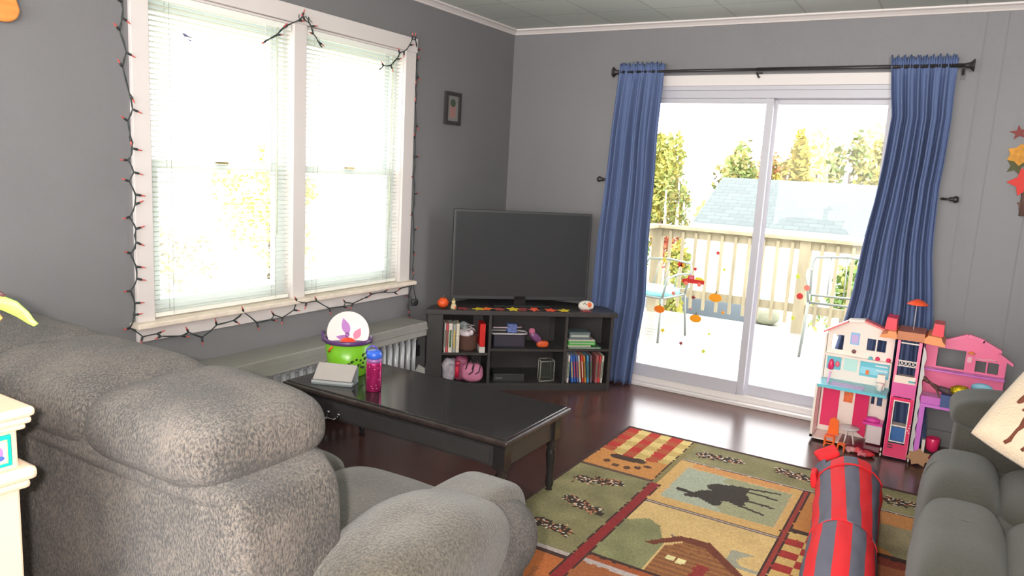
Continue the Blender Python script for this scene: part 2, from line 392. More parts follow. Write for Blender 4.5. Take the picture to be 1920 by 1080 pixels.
LR = [mat('leaf_red', (150, 72, 52), .8), mat('leaf_rust', (160, 105, 70), .8)]
BARK = mat('grey_bark', (110, 100, 88), .9); BIRCH = mat('white_birch_bark', (205, 200, 190), .8, var=.2, vscale=10)
def tree(label, x, y, top, rw, leaves, n=900, seed=1, zb=-2, trunk=BARK, ls=.11, hgt=None, group=None, cat='tree', name='tree'):
    t = thing(name, label, cat, (x, y, zb), group)
    h = hgt or (top-zb)*.42
    mb = MB(); crown(mb, (x, y, top-h), (rw, rw, h), int(n*1.9), ls, 2, seed); mb.build('crown', leaves, t, recalc=False)
    MB().tube([(x, y, zb), (x+.05, y, (top+zb)/2), (x, y, top-h*.4)], .1, radii=[.11, .08, .03]).build('trunk', trunk, t)
    return t
tree('dark green tree beside the left door curtain, beyond the deck', -5.2, 16, 1.7, 1.0, LG, 1100, 3)
tree('tall yellow-green tree left of the garage roof', -4.2, 15, 2.35, .75, [LG[1], LY[0]], 1100, 4)
tree('pale leafed tree standing just left of the garage ridge', -2.7, 17, 2.1, .8, LP, 700, 5, trunk=BIRCH)
tree('orange-tinged tree above the left end of the garage roof', -1.95, 18, 2.3, .7, [LP[0], LR[1]], 600, 6)
tree('bright yellow tree rising behind the garage roof', -.95, 16.4, 2.6, .62, LY, 1500, 7)
tree('pale yellow tree behind the middle of the garage roof', .1, 18, 2.6, .8, LP, 900, 8)
tree('tall yellow tree behind the garage near the right curtain', 1.15, 18.5, 4.0, .95, [LY[0], LP[0]], 1300, 9)
tree('gold tree behind the garage at the right curtain edge', 2.2, 18, 3.0, .9, [LY[1], LR[1]], 900, 10)
tree('large yellow-green tree far right behind the garage', 3.6, 19, 4.2, 1.3, [LY[0], LG[1]], 900, 11)
for i, (x, y, h) in enumerate(((-3.72, 14, 1.1), (-3.5, 14.3, 1.5), (-3.25, 14.1, .9))):
    t = thing('birch_tree', ['leftmost of three thin white birch trunks left of the garage', 'middle and tallest of three thin white birch trunks left of the garage', 'thin white birch trunk standing nearest the garage roof'][i], 'tree', (x, y, -2), 'birches left of the garage')
    MB().tube([(x, y, -2), (x+.03, y, 0), (x-.02, y, h)], .05, radii=[.07, .05, .02]).build('trunk', BIRCH, t)
    mb = MB(); crown(mb, (x, y, h-.3), (.3, .3, .5), 120, .07, 2, 40+i); mb.build('crown', LP, t, recalc=False)
for i, (x, y, tp, rw, lv, lb) in enumerate(((-3.9, 12.0, .42, .55, LR, 'rust red shrub above the corner of the deck rail'), (-3.0, 12.4, .40, .5, LR, 'rust red shrub against the left edge of the garage roof'), (-4.8, 12.6, .6, .5, [LY[0], LR[1]], 'yellow and red shrub beside the left curtain'),
      (-.15, 4.55, .50, .24, [LY[0], LG[1]], 'yellow-green shrub showing between balusters behind the patio chair'), (1.85, 5.1, .55, .42, LG, 'bright green bush behind the railing next to the right curtain'))):
    t = thing('shrub', lb, 'shrub', (x, y, -2))
    mb = MB(); crown(mb, (x, y, tp-.6), (rw, rw*.8, .6), 500, .06, 2, 60+i); mb.build('foliage', lv, t, recalc=False)
    MB().tube([(x, y, -2), (x, y, tp-.7)], .04).build('stem', BARK, t)
LW = [mat('leaf_straw', (190, 184, 112), .8), mat('leaf_light_straw', (200, 196, 140), .8)]
for i, (x, y, tp, rw) in enumerate(((-7.4, 22, 2.15, 1.1), (-5.0, 26, 2.5, 1.1), (-2.9, 31, 3.4, 1.3), (-.2, 27, 3.6, 1.2), (2.2, 32, 5.0, 1.5), (5.3, 25, 4.6, 1.3))):
    tree(['pale straw-coloured tree farthest left of the garage roof', 'pale straw-coloured tree behind the birches', 'pale straw-coloured tree behind the bright yellow one', 'pale straw-coloured tree above the middle of the garage ridge', 'tall pale tree above the garage ridge near the right curtain', 'tallest pale tree farthest right behind the garage'][i], x, y, tp, rw, LW, 1100, 90+i, ls=.14, group='distant pale trees beyond the garage')
# trees and brush seen through the blinds
tree('yellow tree seen through the blinds of the left window', -13.5, 4.6, 1.5, 1.3, [mat('leaf_soft_yellow', (225, 215, 110), .8), LW[1]], 900, 21)
tree('pale yellow tree seen through the blinds of the right window', -13.5, 9.5, 1.5, 1.3, LW, 900, 22)
t = thing('brush_heap', 'grey heap of brush in the yard behind the left window blinds', 'brush', (-7, 2.0, -2))
mb = MB(); crown(mb, (-7, 2.0, -.7), (.9, 1.4, 1.1), 1500, .07, 2, 71); mb.build('twigs', [mat('grey_twig', (165, 162, 150), .9), mat('tan_twig', (195, 190, 172), .9)], t, recalc=False)
o = MB().ell((.0, 5.5, -.32), (.76, .5, .22), .3, .3).build('tarp_cover', mat('slate_tarp', (78, 88, 96), .6)); tag(o, 'low dark slate-blue cover behind the bottom deck rail', 'cover')
o = MB().ell((.94, 5.1, -.27), (.16, .16, .12), .8, 1).build('yard_boulder', mat('olive_stone', (120, 122, 104), .8, var=.2)); tag(o, 'rounded grey-green boulder low behind the deck rail near the door stile', 'boulder')
MB_g = None
# unseen plinths added so that cover and boulder stand on the yard
o = MB().box(-.6, .68, 5.2, 5.8, -2.0, -.54).build('cover_plinth', mat('plinth_grey', (120, 122, 122), .7)); tag(o, 'grey added plinth under the slate-blue cover beyond the deck', 'cover_plinth')
o = MB().box(.8, 1.08, 4.95, 5.25, -2.0, -.39).build('boulder_plinth', mat('plinth_pale', (130, 128, 118), .9)); tag(o, 'pale added plinth under the grey-green boulder', 'block')

# patio chairs on the deck
CHM = mat('patio_chair_metal', (120, 125, 118), .4)
def patio_chair(x, y, ang, label, cushion, k=1.0):
    t = thing('patio_chair', label, 'chair', (x, y, -.12))
    T = Matrix.Translation((x, y, -.12)) @ Matrix.Rotation(ang, 4, 'Z') @ Matrix.Scale(k, 4)
    tp = lambda L: [T @ Vector(p) for p in L]
    MB().tube(tp([(-.25, -.22, .42), (.25, -.22, .42), (.25, .22, .42), (-.25, .22, .42)]), .012, closed=True).build('seat_frame', CHM, t)
    mb = MB(); mb.tube(tp([(-.25, .22, .42), (-.26, .3, .66), (-.24, .32, .72), (0, .33, .74), (.24, .32, .72), (.26, .3, .66), (.25, .22, .42)]), .012)
    for q in (-.12, 0, .12): mb.tube(tp([(q, .22, .42), (q, .33, .73)]), .006)
    mb.build('back_frame', CHM, t)
    for sx in (-1, 1):
        for sy in (-1, 1): MB().tube(tp([(sx*.25, sy*.22, .42), (sx*.26, sy*.25, .2), (sx*.27, sy*.27, 0)]), .012).build('leg', CHM, t)
        MB().tube(tp([(sx*.25, .3, .62), (sx*.28, 0, .64), (sx*.28, -.2, .62), (sx*.25, -.22, .42)]), .012).build('armrest', CHM, t)
    if cushion:
        c = MB().ell(T @ Vector((0, 0, .45)), (.24, .22, .04), .4, .4, T=Matrix.Rotation(ang, 4, 'Z')).build('seat_cushion', mat('teal_white_floral', (120, 185, 190), .8, var=.45, vscale=9), t)
patio_chair(.42, 2.15, R(-10), 'metal patio chair with a teal floral cushion on the deck behind the left curtain', True)
patio_chair(2.12, 2.62, R(8), 'bare metal patio chair on the deck beside the right curtain', False, 1.2)

# ================================================================== CURTAINS AND ROD
DEN = mat('denim_blue_cloth', (88, 104, 142), .85, bump=.25, bscale=300, var=.07, vscale=18, stretch=(1, 1, .12))
def interp(tab, z):
    if z >= tab[0][0]: return tab[0][1]
    for (z0, v0), (z1, v1) in zip(tab, tab[1:]):
        if z <= z0 and z >= z1: return v0+(v1-v0)*(z0-z)/(z0-z1)
    return tab[-1][1]
def curtain(label, L, Rr, folds, seed):
    rnd = random.Random(seed); nu, nv = 150, 60; vs = []; fs = []
    ph = [rnd.uniform(0, 6) for _ in range(4)]
    for j in range(nv+1):
        z = 2.165-(2.165-.012)*j/nv
        a, b = interp(L, z), interp(Rr, z)
        g = min(1, max(0, (2.13-z)/.5))
        for i in range(nu+1):
            s = i/nu
            A = .012+.026*g
            s2 = s+.012*math.sin(s*9+z*2+ph[3])
            y = -.1-A*(math.sin(s2*folds*6.283+ph[0])*.7+.45*math.sin(s2*folds*1.7*6.283+ph[1]+z*.8)) - .012*g*math.sin(s*3+z*3)
            if z > 2.095: y = -.1-.010*math.sin(s*folds*4*6.283)-.007*math.sin(s*folds*7*6.283)
            if z > 2.13: z_ = z+.008*math.sin(s*60+seed)+.006*math.sin(s*131)
            else: z_ = z
            vs.append((a+(b-a)*s+.004*math.sin(z*8+seed), y, z_))
    for j in range(nv):
        for i in range(nu):
            k = j*(nu+1)+i; fs.append((k, k+1, k+nu+2, k+nu+1))
    o = MB().add(vs, fs).build('curtain', DEN)
    m = o.modifiers.new('sol', 'SOLIDIFY'); m.thickness = .003; m.offset = 0
    tag(o, label, 'curtain', 'blue curtains of the patio door'); return o
curtain('blue curtain hanging straight at the television side of the patio door', [(2.17, .895), (1.85, .88), (1.4, .845), (.57, .822), (0, .84)], [(2.17, 1.20), (1.85, 1.205), (.6, 1.203), (0, 1.155)], 6, 3)
curtain('blue curtain swept wide at the dollhouse side of the patio door', [(2.17, 2.515), (1.85, 2.562), (1.36, 2.527), (.86, 2.474), (.63, 2.44), (0, 2.35)], [(2.17, 2.84), (1.84, 2.85), (1.47, 2.833), (1.09, 2.855), (.735, 2.895), (0, 2.95)], 7, 8)
t = thing('curtain_rod', 'long thin black curtain rod with flared ends over the patio door', 'curtain rod', (1.88, -.1, 2.11))
MB().tube([(.89, -.1, 2.113), (1.79, -.1, 2.113)], .009).tube([(1.79, -.1, 2.113), (2.89, -.1, 2.113)], .011).build('rod', IRON, t)
for x, s in ((.868, -1), (2.90, 1)):
    T = Matrix.Translation((x, -.1, 2.113)) @ Matrix.Rotation(R(90)*s, 4, 'Y')
    MB().lathe([(.009, -.03), (.014, -.02), (.014, -.01), (.018, 0), (.03, .012), (.034, .016), (.03, .02)], T=T).build('finial', IRON, t)
for x in (.94, 1.79, 2.87): MB().tube([(x, 0, 2.08), (x, -.04, 2.075), (x, -.09, 2.095)], .006).box(x-.012, x+.012, -.006, 0, 2.05, 2.11).build('bracket', IRON, t)
for x, z, s, lb in ((.816, 1.403, -1, 'black curtain holdback knob on the wall left of the left curtain'), (2.905, 1.407, 1, 'black curtain holdback with turned end right of the right curtain')):
    t = thing('curtain_holdback', lb, 'holdback', (x, 0, z))
    MB().tube([(x-.05*s, 0, z), (x-.05*s, -.07, z), (x-.03*s, -.09, z), (x, -.09, z)], .007).build('stem', IRON, t)
    T = Matrix.Translation((x, -.09, z)) @ Matrix.Rotation(R(90)*s, 4, 'Y')
    MB().lathe([(.007, -.015), (.013, -.008), (.010, 0), (.018, .01), (.02, .02), (.012, .032)], T=T).build('knob', IRON, t)

# ================================================================== BLINDS
BLIND = mat('blind_white', (238, 240, 232), .5)
def translucent(m, amt):
    nt = m.node_tree; b = nt.nodes['Principled BSDF']; o = nt.nodes['Material Output']
    t_ = nt.nodes.new('ShaderNodeBsdfTranslucent'); t_.inputs[0].default_value = b.inputs['Base Color'].default_value
    x_ = nt.nodes.new('ShaderNodeMixShader'); x_.inputs[0].default_value = amt
    nt.links.new(b.outputs[0], x_.inputs[1]); nt.links.new(t_.outputs[0], x_.inputs[2]); nt.links.new(x_.outputs[0], o.inputs[0])
SLATM = mat('slat_white', (240, 242, 235), .5); translucent(SLATM, .5)
def blind(y0, y1, label):
    t = thing('venetian_blind', label, 'blind', (-.012, (y0+y1)/2, .72), 'white mini blinds in the double window')
    MB().box(-.03, .006, y0, y1, 2.055, 2.085).build('headrail', BLIND, t)
    mb = MB(); z = .745
    while z < 2.05:
        tl = .0035
        mb.add([(-.026, y0+.004, z-tl), (-.026, y1-.004, z-tl), (-.012, y1-.004, z+.0015), (-.012, y0+.004, z+.0015), (.002, y1-.004, z+tl*.4), (.002, y0+.004, z+tl*.4),
                (-.026, y0+.004, z-tl+.0005), (-.026, y1-.004, z-tl+.0005), (-.012, y1-.004, z+.002), (-.012, y0+.004, z+.002), (.002, y1-.004, z+tl*.4+.0005), (.002, y0+.004, z+tl*.4+.0005)],
               [(0, 1, 2, 3), (3, 2, 4, 5), (7, 6, 9, 8), (8, 9, 11, 10), (0, 6, 7, 1), (5, 4, 10, 11)], 0, False)
        z += .0215
    mb.build('slats', SLATM, t, recalc=False)
    MB().box(-.024, .0, y0+.004, y1-.004, .715, .733).build('bottom_rail', BLIND, t)
    for q in (.12, .88):
        y = y0+(y1-y0)*q
        MB().tube([(.004, y, .72), (.004, y, 2.06)], .0009, 5).tube([(-.028, y, .72), (-.028, y, 2.06)], .0009, 5).build('ladder_cord', mat('cord_grey', (150, 150, 140), .7), t)
    MB().tube([(.008, y1-.09, 2.06), (.010, y1-.092, 1.05)], .0035, 6).build('tilt_wand', clear_mat('clear_wand', (225, 230, 205), .7), t)
    MB().tube([(.008, y1-.16, 2.06), (.009, y1-.165, 1.12)], .0015, 5).lathe([(.002, 0), (.006, -.03), (.005, -.035)], (.009, y1-.165, 1.12), 8).build('pull_cord', BLIND, t)
blind(-2.885, -2.125, 'white mini blind in the window half nearer the camera')
blind(-2.028, -1.262, 'white mini blind in the window half nearer the room corner')

# ================================================================== STRING LIGHTS
left = [(-3.014, 2.06), (-3.014, 2.008), (-3.017, 1.951), (-3.027, 1.898), (-3.002, 1.819), (-3.019, 1.758), (-2.993, 1.657), (-2.983, 1.598), (-3.004, 1.549), (-2.996, 1.49), (-2.988, 1.441), (-3.009, 1.393), (-2.985, 1.345), (-3.006, 1.307), (-2.979, 1.253), (-2.984, 1.211), (-3.006, 1.161), (-2.983, 1.11), (-2.984, 1.055), (-3.006, 1.009), (-2.987, 0.952), (-2.984, 0.9), (-3.012, 0.851), (-2.994, 0.797), (-3.001, 0.746), (-3.017, 0.693)]
bot = [(-2.973, 0.651), (-2.908, 0.651), (-2.886, 0.638), (-2.79, 0.623), (-2.752, 0.633), (-2.682, 0.599), (-2.603, 0.644), (-2.508, 0.653), (-2.464, 0.69), (-2.369, 0.618), (-2.281, 0.624), (-2.263, 0.643), (-2.207, 0.623), (-2.132, 0.652), (-2.126, 0.701), (-2.061, 0.685), (-1.988, 0.684), (-1.875, 0.628), (-1.765, 0.622), (-1.751, 0.644), (-1.69, 0.63), (-1.588, 0.651), (-1.532, 0.667), (-1.424, 0.665), (-1.328, 0.654), (-1.266, 0.671), (-1.156, 0.686)]
topc = [(-2.335, 1.967), (-2.312, 1.976), (-2.249, 2.016), (-2.21, 2.05), (-2.179, 2.074), (-2.113, 2.107), (-2.088, 2.13), (-2.071, 2.12), (-2.028, 2.095), (-2.011, 2.062), (-1.976, 2.029), (-1.955, 2.006)]
topr = [(-1.509, 1.954), (-1.472, 1.981), (-1.412, 1.992), (-1.361, 2.032), (-1.337, 2.069), (-1.297, 2.086), (-1.249, 2.13), (-1.225, 2.168), (-1.195, 2.171)]
rightw = [(-1.146, 2.12), (-1.140, 2.05), (-1.136, 1.97), (-1.142, 1.90), (-1.139, 1.80), (-1.128, 1.68), (-1.135, 1.591), (-1.128, 1.48), (-1.135, 1.364), (-1.122, 1.25), (-1.131, 1.132), (-1.115, 1.02), (-1.113, 0.895), (-1.113, 0.78), (-1.113, 0.689), (-1.147, 0.607), (-1.145, .53), (-1.14, 0.49), (-1.148, 0.478)]
t = thing('string_lights', 'dark green wire of small orange-red mini lights looped around the double window', 'string lights', (.03, -2.07, .7))
WIRE = mat('dark_green_wire', (42, 50, 48), .6); SOCK = mat('dark_socket', (40, 42, 44), .5)
BULB = mat('orange_red_bulb', (205, 84, 78), .2, coat=.5)
mb = MB()
paths = [[Vector((.032 if q[0] > -2.99 else .03, q[0], q[1])) for q in left]+[Vector((.062 if z > .68 else .045, y, z)) for y, z in bot],
         [Vector((.04, y, z)) for y, z in topc], [Vector((.04, y, z)) for y, z in topr]+[Vector((.012, y, z)) for y, z in rightw]]

for P in paths:
    Q = []
    for a, b in zip(P, P[1:]):
        mid = (a+b)/2+Vector((.004, random.uniform(-.004, .004), random.uniform(-.003, .003))); Q += [a, mid]
    Q.append(P[-1]); mb.tube(Q, .0028, 6)
    mb.tube([q+Vector((.003*math.sin(i*2.1), .004*math.cos(i*1.7), .003*math.sin(i*1.3))) for i, q in enumerate(Q)], .0022, 5)
# wire tie at the middle
mb.tube([(.045, -2.12+.012*i*.5+.008*math.cos(i*1.2), 2.125+.012*math.sin(i*1.6)) for i in range(16)], .0018, 5)
mb.build('wire', WIRE, t)
def bulb(p, d):
    d = d.normalized(); z = d; x = z.orthogonal().normalized(); y = z.cross(x)
    T = Matrix.Translation(p) @ Matrix((x, y, z)).transposed().to_4x4()
    m = MB(); m.lathe([(.003, 0), (.005, .005), (.005, .02), (.003, .022)], n=8, T=T, m=0)
    m.lathe([(.003, .022), (.0034, .026), (.0024, .034), (.0008, .040)], n=8, T=T, m=1)
    m.build('bulb', [SOCK, BULB], t)
for k, P in enumerate(paths):
    for i in range(1, len(P)-1):
        m_ = P[i]-(P[i-1]+P[i+1])/2
        if m_.length < .004: m_ = Vector((0, random.choice((-1, 1)), random.uniform(-.4, .4)))
        m_.x = .25*m_.length; bulb(P[i], m_+Vector((0, 0, random.uniform(-.2, .2)*m_.length)))
t = thing('light_plug', 'small dark timer box hanging by the corner end of the window on the light string', 'plug', (.03, -1.105, .56))
MB().ell((.03, -1.105, .56), (.012, .028, .022), .5, .5).build('housing', BLACK, t)
MB().tube([(.02, -1.113, .69), (.02, -1.10, .63), (.03, -1.09, .58)], .003).tube([(.02, -1.147, .607), (.03, -1.12, .57)], .003).build('cord', WIRE, t)
t = thing('wall_adapter', 'black plug adapter in the white outlet low on the wall beside the radiator', 'adapter', (.03, -1.08, .24))
MB().box(.006, .05, -1.115, -1.055, .20, .275).build('block', BLACK, t, bevel=.006)
MB().tube([(.045, -1.09, .27), (.05, -1.09, .31), (.03, -1.11, .33), (.02, -1.12, .30), (.02, -1.13, .25)], .003).tube([(.04, -1.085, .2), (.03, -1.085, .1), (.03, -1.08, .02)], .003).build('cord', BLACK, t)
o = MB().box(0, .006, -1.14, -1.06, .17, .36).build('wall_outlet', WHITE, bevel=.002); tag(o, 'white outlet plate low on the left wall at the end of the radiator', 'outlet')

# wall items
t = thing('picture_frame', 'small black picture frame on the left wall near the room corner', 'picture frame', (.01, -.745, 1.81))
mb = MB(); rect_ring(mb, -.83, -.66, 1.705, 1.915, .024, 0, .018, axis='x'); mb.build('frame', mat('picture_black', (48, 46, 46), .5), t)
MB().box(0, .008, -.806, -.684, 1.729, 1.891, 0).box(.008, .010, -.775, -.715, 1.75, 1.86, 1).ell((.010, -.745, 1.845), (.002, .03, .025), 1, 1, 2).build('picture', [mat('photo_grey', (120, 122, 118), .4), mat('photo_pink', (150, 110, 105), .4), mat('photo_green', (60, 75, 62), .4)], t)
mb = MB(); T = Matrix.Identity(4)
pts = [(-3.385+.05*math.cos(a)-.05, 1.915+.05*math.sin(a)) for a in [R(q) for q in range(-90, 91, 15)]]
poly = [(-3.9, 1.853)]+[(-3.442+.05*math.cos(R(q)), 1.903+.05*math.sin(R(q))) for q in range(-90, 1, 15)]+[(-3.44, 2.06), (-3.50, 2.10), (-3.9, 2.10)]
o = MB().prism(poly, .012, .034, 'x').build('wall_plaque', mat('orange_pine', (215, 140, 70), .5, var=.15, vscale=10, stretch=(1, 1, 6)), bevel=.006); tag(o, 'orange wooden plaque with a rounded corner high on the left wall', 'plaque')

# radiator
t = thing('radiator', 'long low radiator with silver columns under a grey cover shelf below the window', 'radiator', (.1, -1.97, 0))
RC = mat('grey_radiator_cover', (140, 138, 132), .6, var=.06, vscale=5)
MB().box(.002, .205, -2.78, -1.19, .435, .475).box(.19, .205, -2.78, -1.19, .385, .435).build('cover', RC, t, bevel=.006)
MB().box(.002, .02, -2.72, -1.2, .03, .42).build('back_panel', mat('radiator_back', (95, 95, 95), .6), t)
SIL = mat('silver_radiator_paint', (185, 188, 190), .35, .3)
k = -2.70
while k < -1.22:
    MB().tube([(.11, k, .06), (.11, k, .36)], .014, 8).tube([(.15, k, .06), (.15, k, .36)], .014, 8).box(.10, .16, k-.010, k+.010, .05, .08).box(.10, .16, k-.010, k+.010, .34, .37).build('column', SIL, t); k += .058
MB().tube([(.13, -2.72, .065), (.13, -1.21, .065)], .012).tube([(.13, -2.72, .355), (.13, -1.21, .355)], .012).build('pipe', SIL, t)
for y in (-2.72, -1.215): MB().box(.09, .17, y-.012, y+.012, 0, .06).build('foot', SIL, t)
o = MB().add([(.03, -1.16, .005), (.16, -1.16, .005), (.16, -1.06, .1), (.03, -1.04, .13), (.03, -1.16, .012), (.16, -1.16, .012), (.16, -1.06, .107), (.03, -1.04, .137)], [(0, 1, 2, 3), (7, 6, 5, 4), (0, 4, 5, 1), (1, 5, 6, 2), (2, 6, 7, 3), (3, 7, 4, 0)], 0, False).build('paper_sheet', mat('paper_white', (215, 215, 212), .7)); tag(o, 'white paper leaning between the radiator end and television stand', 'paper')

# ================================================================== TV STAND (diagonal in the corner)
A0 = Vector((.15, -1.12, 0)); B0 = Vector((1.08, -.31, 0)); su = (B0-A0).normalized(); LEN = (B0-A0).length
TS = frame(A0, su)      # local: x along the front, y into the corner, z up
t = thing('tv_stand', 'black corner television stand with open shelves full of books and bags', 'tv stand', A0)
ROOT[t.name] = A0.copy()
D = .30
MB().prism([(-.02, -.015), (LEN+.02, -.015), (LEN+.005, .21), (LEN*.72, D+.14), (LEN*.28, D+.14), (.03, .14)], .505, .535, 'z', T=TS).build('top', BLACKWOOD, t, bevel=.003)
MB().box(.0, .10, 0, .14, 0, .505, T=TS).build('side_panel', BLACKWOOD, t, bevel=.002)
MB().box(LEN-.02, LEN, 0, .20, 0, .505, T=TS).build('side_panel', BLACKWOOD, t, bevel=.002)
for s0 in (.398, .905): MB().box(s0, s0+.018, .004, D, .05, .505, T=TS).build('divider', BLACKWOOD, t)
MB().prism([(.02, .004), (LEN-.02, .004), (LEN-.04, .13), (LEN*.72, D+.12), (LEN*.28, D+.12), (.04, .13)], .03, .05, 'z', T=TS).build('bottom_shelf', BLACKWOOD, t)
MB().box(.10, .398, .008, .26, .235, .252, T=TS).build('shelf', BLACKWOOD, t)
MB().box(.416, .905, .008, .26, .265, .28, T=TS).build('shelf', BLACKWOOD, t)
MB().box(.923, LEN-.02, .008, .2, .27, .286, T=TS).build('shelf', BLACKWOOD, t)
MB().box(.05, LEN-.02, .01, .02, 0, .03, T=TS).build('plinth', BLACKWOOD, t)
MB().box(.05, LEN-.05, .2, .21, .05, .505, T=TS).build('back_panel', mat('stand_back', (42, 42, 44), .6), t) if False else None
MB().box(LEN*.26, LEN*.74, D+.10, D+.11, .05, .505, T=TS).add([TS @ Vector(q) for q in ((.04, .13, .05), (LEN*.28, D+.11, .05), (LEN*.28, D+.11, .505), (.04, .13, .505), (.045, .125, .05), (LEN*.28+.005, D+.105, .05), (LEN*.28+.005, D+.105, .505), (.045, .125, .505))], [(0, 1, 2, 3), (7, 6, 5, 4), (0, 4, 5, 1), (2, 6, 7, 3)], 0, False).add([TS @ Vector(q) for q in ((LEN-.02, .19, .05), (LEN*.72, D+.11, .05), (LEN*.72, D+.11, .505), (LEN-.02, .19, .505), (LEN-.025, .185, .05), (LEN*.72-.005, D+.105, .05), (LEN*.72-.005, D+.105, .505), (LEN-.025, .185, .505))], [(0, 1, 2, 3), (7, 6, 5, 4), (0, 4, 5, 1), (2, 6, 7, 3)], 0, False).build('back_panel', BLACKWOOD, t)

def sp(s, d, z): return TS @ Vector((s, d, z))
# television
tv = thing('television', 'black flat screen television on the corner stand', 'television', sp(.6, .2, .535))
u = (Vector((.826, -.221, 0))-Vector((.147, -.872, 0))).normalized()
TT = frame((.147, -.872, 0), u); TW = .94
MB().box(0, TW, 0, .035, .572, 1.166, T=TT).box(.15, TW-.15, .03, .06, .65, 1.0, T=TT).build('cabinet', mat('tv_black', (60, 60, 62), .4), tv, bevel=.004)
MB().box(.014, TW-.014, -.003, 0, .595, 1.152, T=TT).build('screen', mat('tv_screen', (57, 58, 60), .22, spec=.35), tv)
MB().box(.28, .66, -.08, .12, .5355, .545, T=TT).build('stand_base', mat('tv_base_gloss', (48, 48, 50), .2), tv, bevel=.01)
MB().box(.43, .51, .0, .03, .545, .6, T=TT).build('stand_neck', BLACKGLOSS, tv)

# things on top
t = thing('toy_pumpkin', 'small orange pumpkin on the left end of the television stand', 'pumpkin', sp(.1, .06, .535))
pc = sp(.10, .06, .567)
vs = []; fs = []
for j in range(13):
    ph = -math.pi/2+math.pi*j/12
    for i in range(32):
        th = 2*math.pi*i/32; rr = .038*math.cos(ph)*(1-.07*abs(math.sin(th*4)))
        vs.append(pc+Vector((rr*math.cos(th), rr*math.sin(th), .031*math.sin(ph)-.006*math.cos(ph*3)*(j > 9))))
for j in range(12):
    for i in range(32): fs.append((j*32+i, j*32+(i+1) % 32, (j+1)*32+(i+1) % 32, (j+1)*32+i))
MB().add(vs, fs).build('body', mat('pumpkin_orange', (232, 88, 38), .4), t)
MB().tube([pc+Vector((0, 0, .026)), pc+Vector((.002, 0, .04)), pc+Vector((.008, 0, .05))], .004).build('stem', mat('pumpkin_stem', (92, 92, 62), .7), t)
t = thing('figurine', 'small cream and orange figurine beside the orange pumpkin', 'figurine', sp(.165, .03, .535)); c = sp(.165, .03, .535)
MB().lathe([(.018, 0), (.02, .01), (.014, .03), (.012, .035)], c, 14).build('body', mat('figurine_cream', (205, 190, 150), .6, var=.2, vscale=60), t)
MB().ell(c+Vector((0, 0, .046)), (.012, .012, .013)).build('head', mat('figurine_face', (220, 205, 160), .6), t)
MB().lathe([(.015, 0), (.006, .006), (.005, .014)], c+Vector((0, 0, .055)), 12).build('hat', mat('figurine_hat', (140, 135, 80), .6), t)
MB().ell(c+Vector((.014, -.004, .012)), (.008, .008, .008)).build('small_pumpkin', MC['pumpkin_orange'], t)
t = thing('ghost_ornament', 'round white ornament with an orange flower at the right end of the television stand', 'ornament', sp(1.05, .06, .535)); c = sp(1.05, .06, .535)
Tn = frame(c, su)
MB().ell(c+Vector((0, 0, .034)), (.052, .03, .034), .9, .9, T=Tn.to_3x3().to_4x4()).build('body', mat('ornament_white', (222, 215, 205), .5), t)
MB().ell(Tn @ Vector((.016, -.026, .044)), (.017, .006, .017), T=Tn.to_3x3().to_4x4()).build('flower', mat('ornament_orange', (228, 105, 50), .5), t)
m_ = MB()
for a in ((-.025, .05), (-.015, .056), (-.008, .046), (.03, .018), (.02, .012)): m_.ell(Tn @ Vector((a[0], -.027, a[1])), (.006, .004, .003))
m_.build('leaf', mat('ornament_leaf', (72, 70, 50), .6), t)
# garland leaves along the front edge
def leaf_poly(n=5, r=1, inner=.5, sx=1, sz=.6):
    P = []
    for i in range(n*2):
        a = math.pi*i/n+math.pi/2; q = r if i % 2 == 0 else r*inner
        P.append((q*math.cos(a)*sx, q*math.sin(a)*sz))
    return P
LC = {'maroon': (135, 52, 52), 'yellow': (205, 180, 40), 'orange': (225, 110, 45), 'red': (215, 80, 50), 'rust': (150, 65, 55)}
seq = [(.225, 'maroon', 'dark maroon', 'next to the figurine'), (.325, 'yellow', 'broad yellow', 'left of centre under the television'), (.375, 'orange', 'orange', 'overlapping the broad yellow leaf'), (.46, 'rust', 'rust brown', 'left of the television foot'), (.55, 'yellow', 'small yellow', 'in front of the television foot'), (.61, 'maroon', 'thin maroon', 'right of the small yellow leaf'),
       (.69, 'red', 'red-orange', 'right of the television foot'), (.80, 'red', 'wide red-orange', 'between two others on the right half'), (.89, 'yellow', 'small yellow', 'nearest the white ornament'), (1.04, 'maroon', 'dull maroon', 'under the white ornament')]
for s, cn, cl, where in seq:
    T = TS @ Matrix.Translation((s, .012, .537)) @ Matrix.Rotation(random.uniform(-.5, .5), 4, 'Z') @ Matrix.Rotation(R(random.uniform(8, 18)), 4, 'X')
    T = T @ Matrix.Rotation(random.uniform(-.3, .3), 4, 'Z')
    mb = MB().prism(leaf_poly(5, .042, .5, 1.05, .75), 0, .002, 'z', T=T)
    zm = min(v.z for v in mb.v)
    for v in mb.v: v.z += .5365-zm
    o = mb.build('fabric_leaf', mat('leaf_cloth_'+cn, LC[cn], .7)); tag(o, cl+' cloth leaf on the television stand edge, '+where, 'leaf', 'cloth leaves along the television stand')

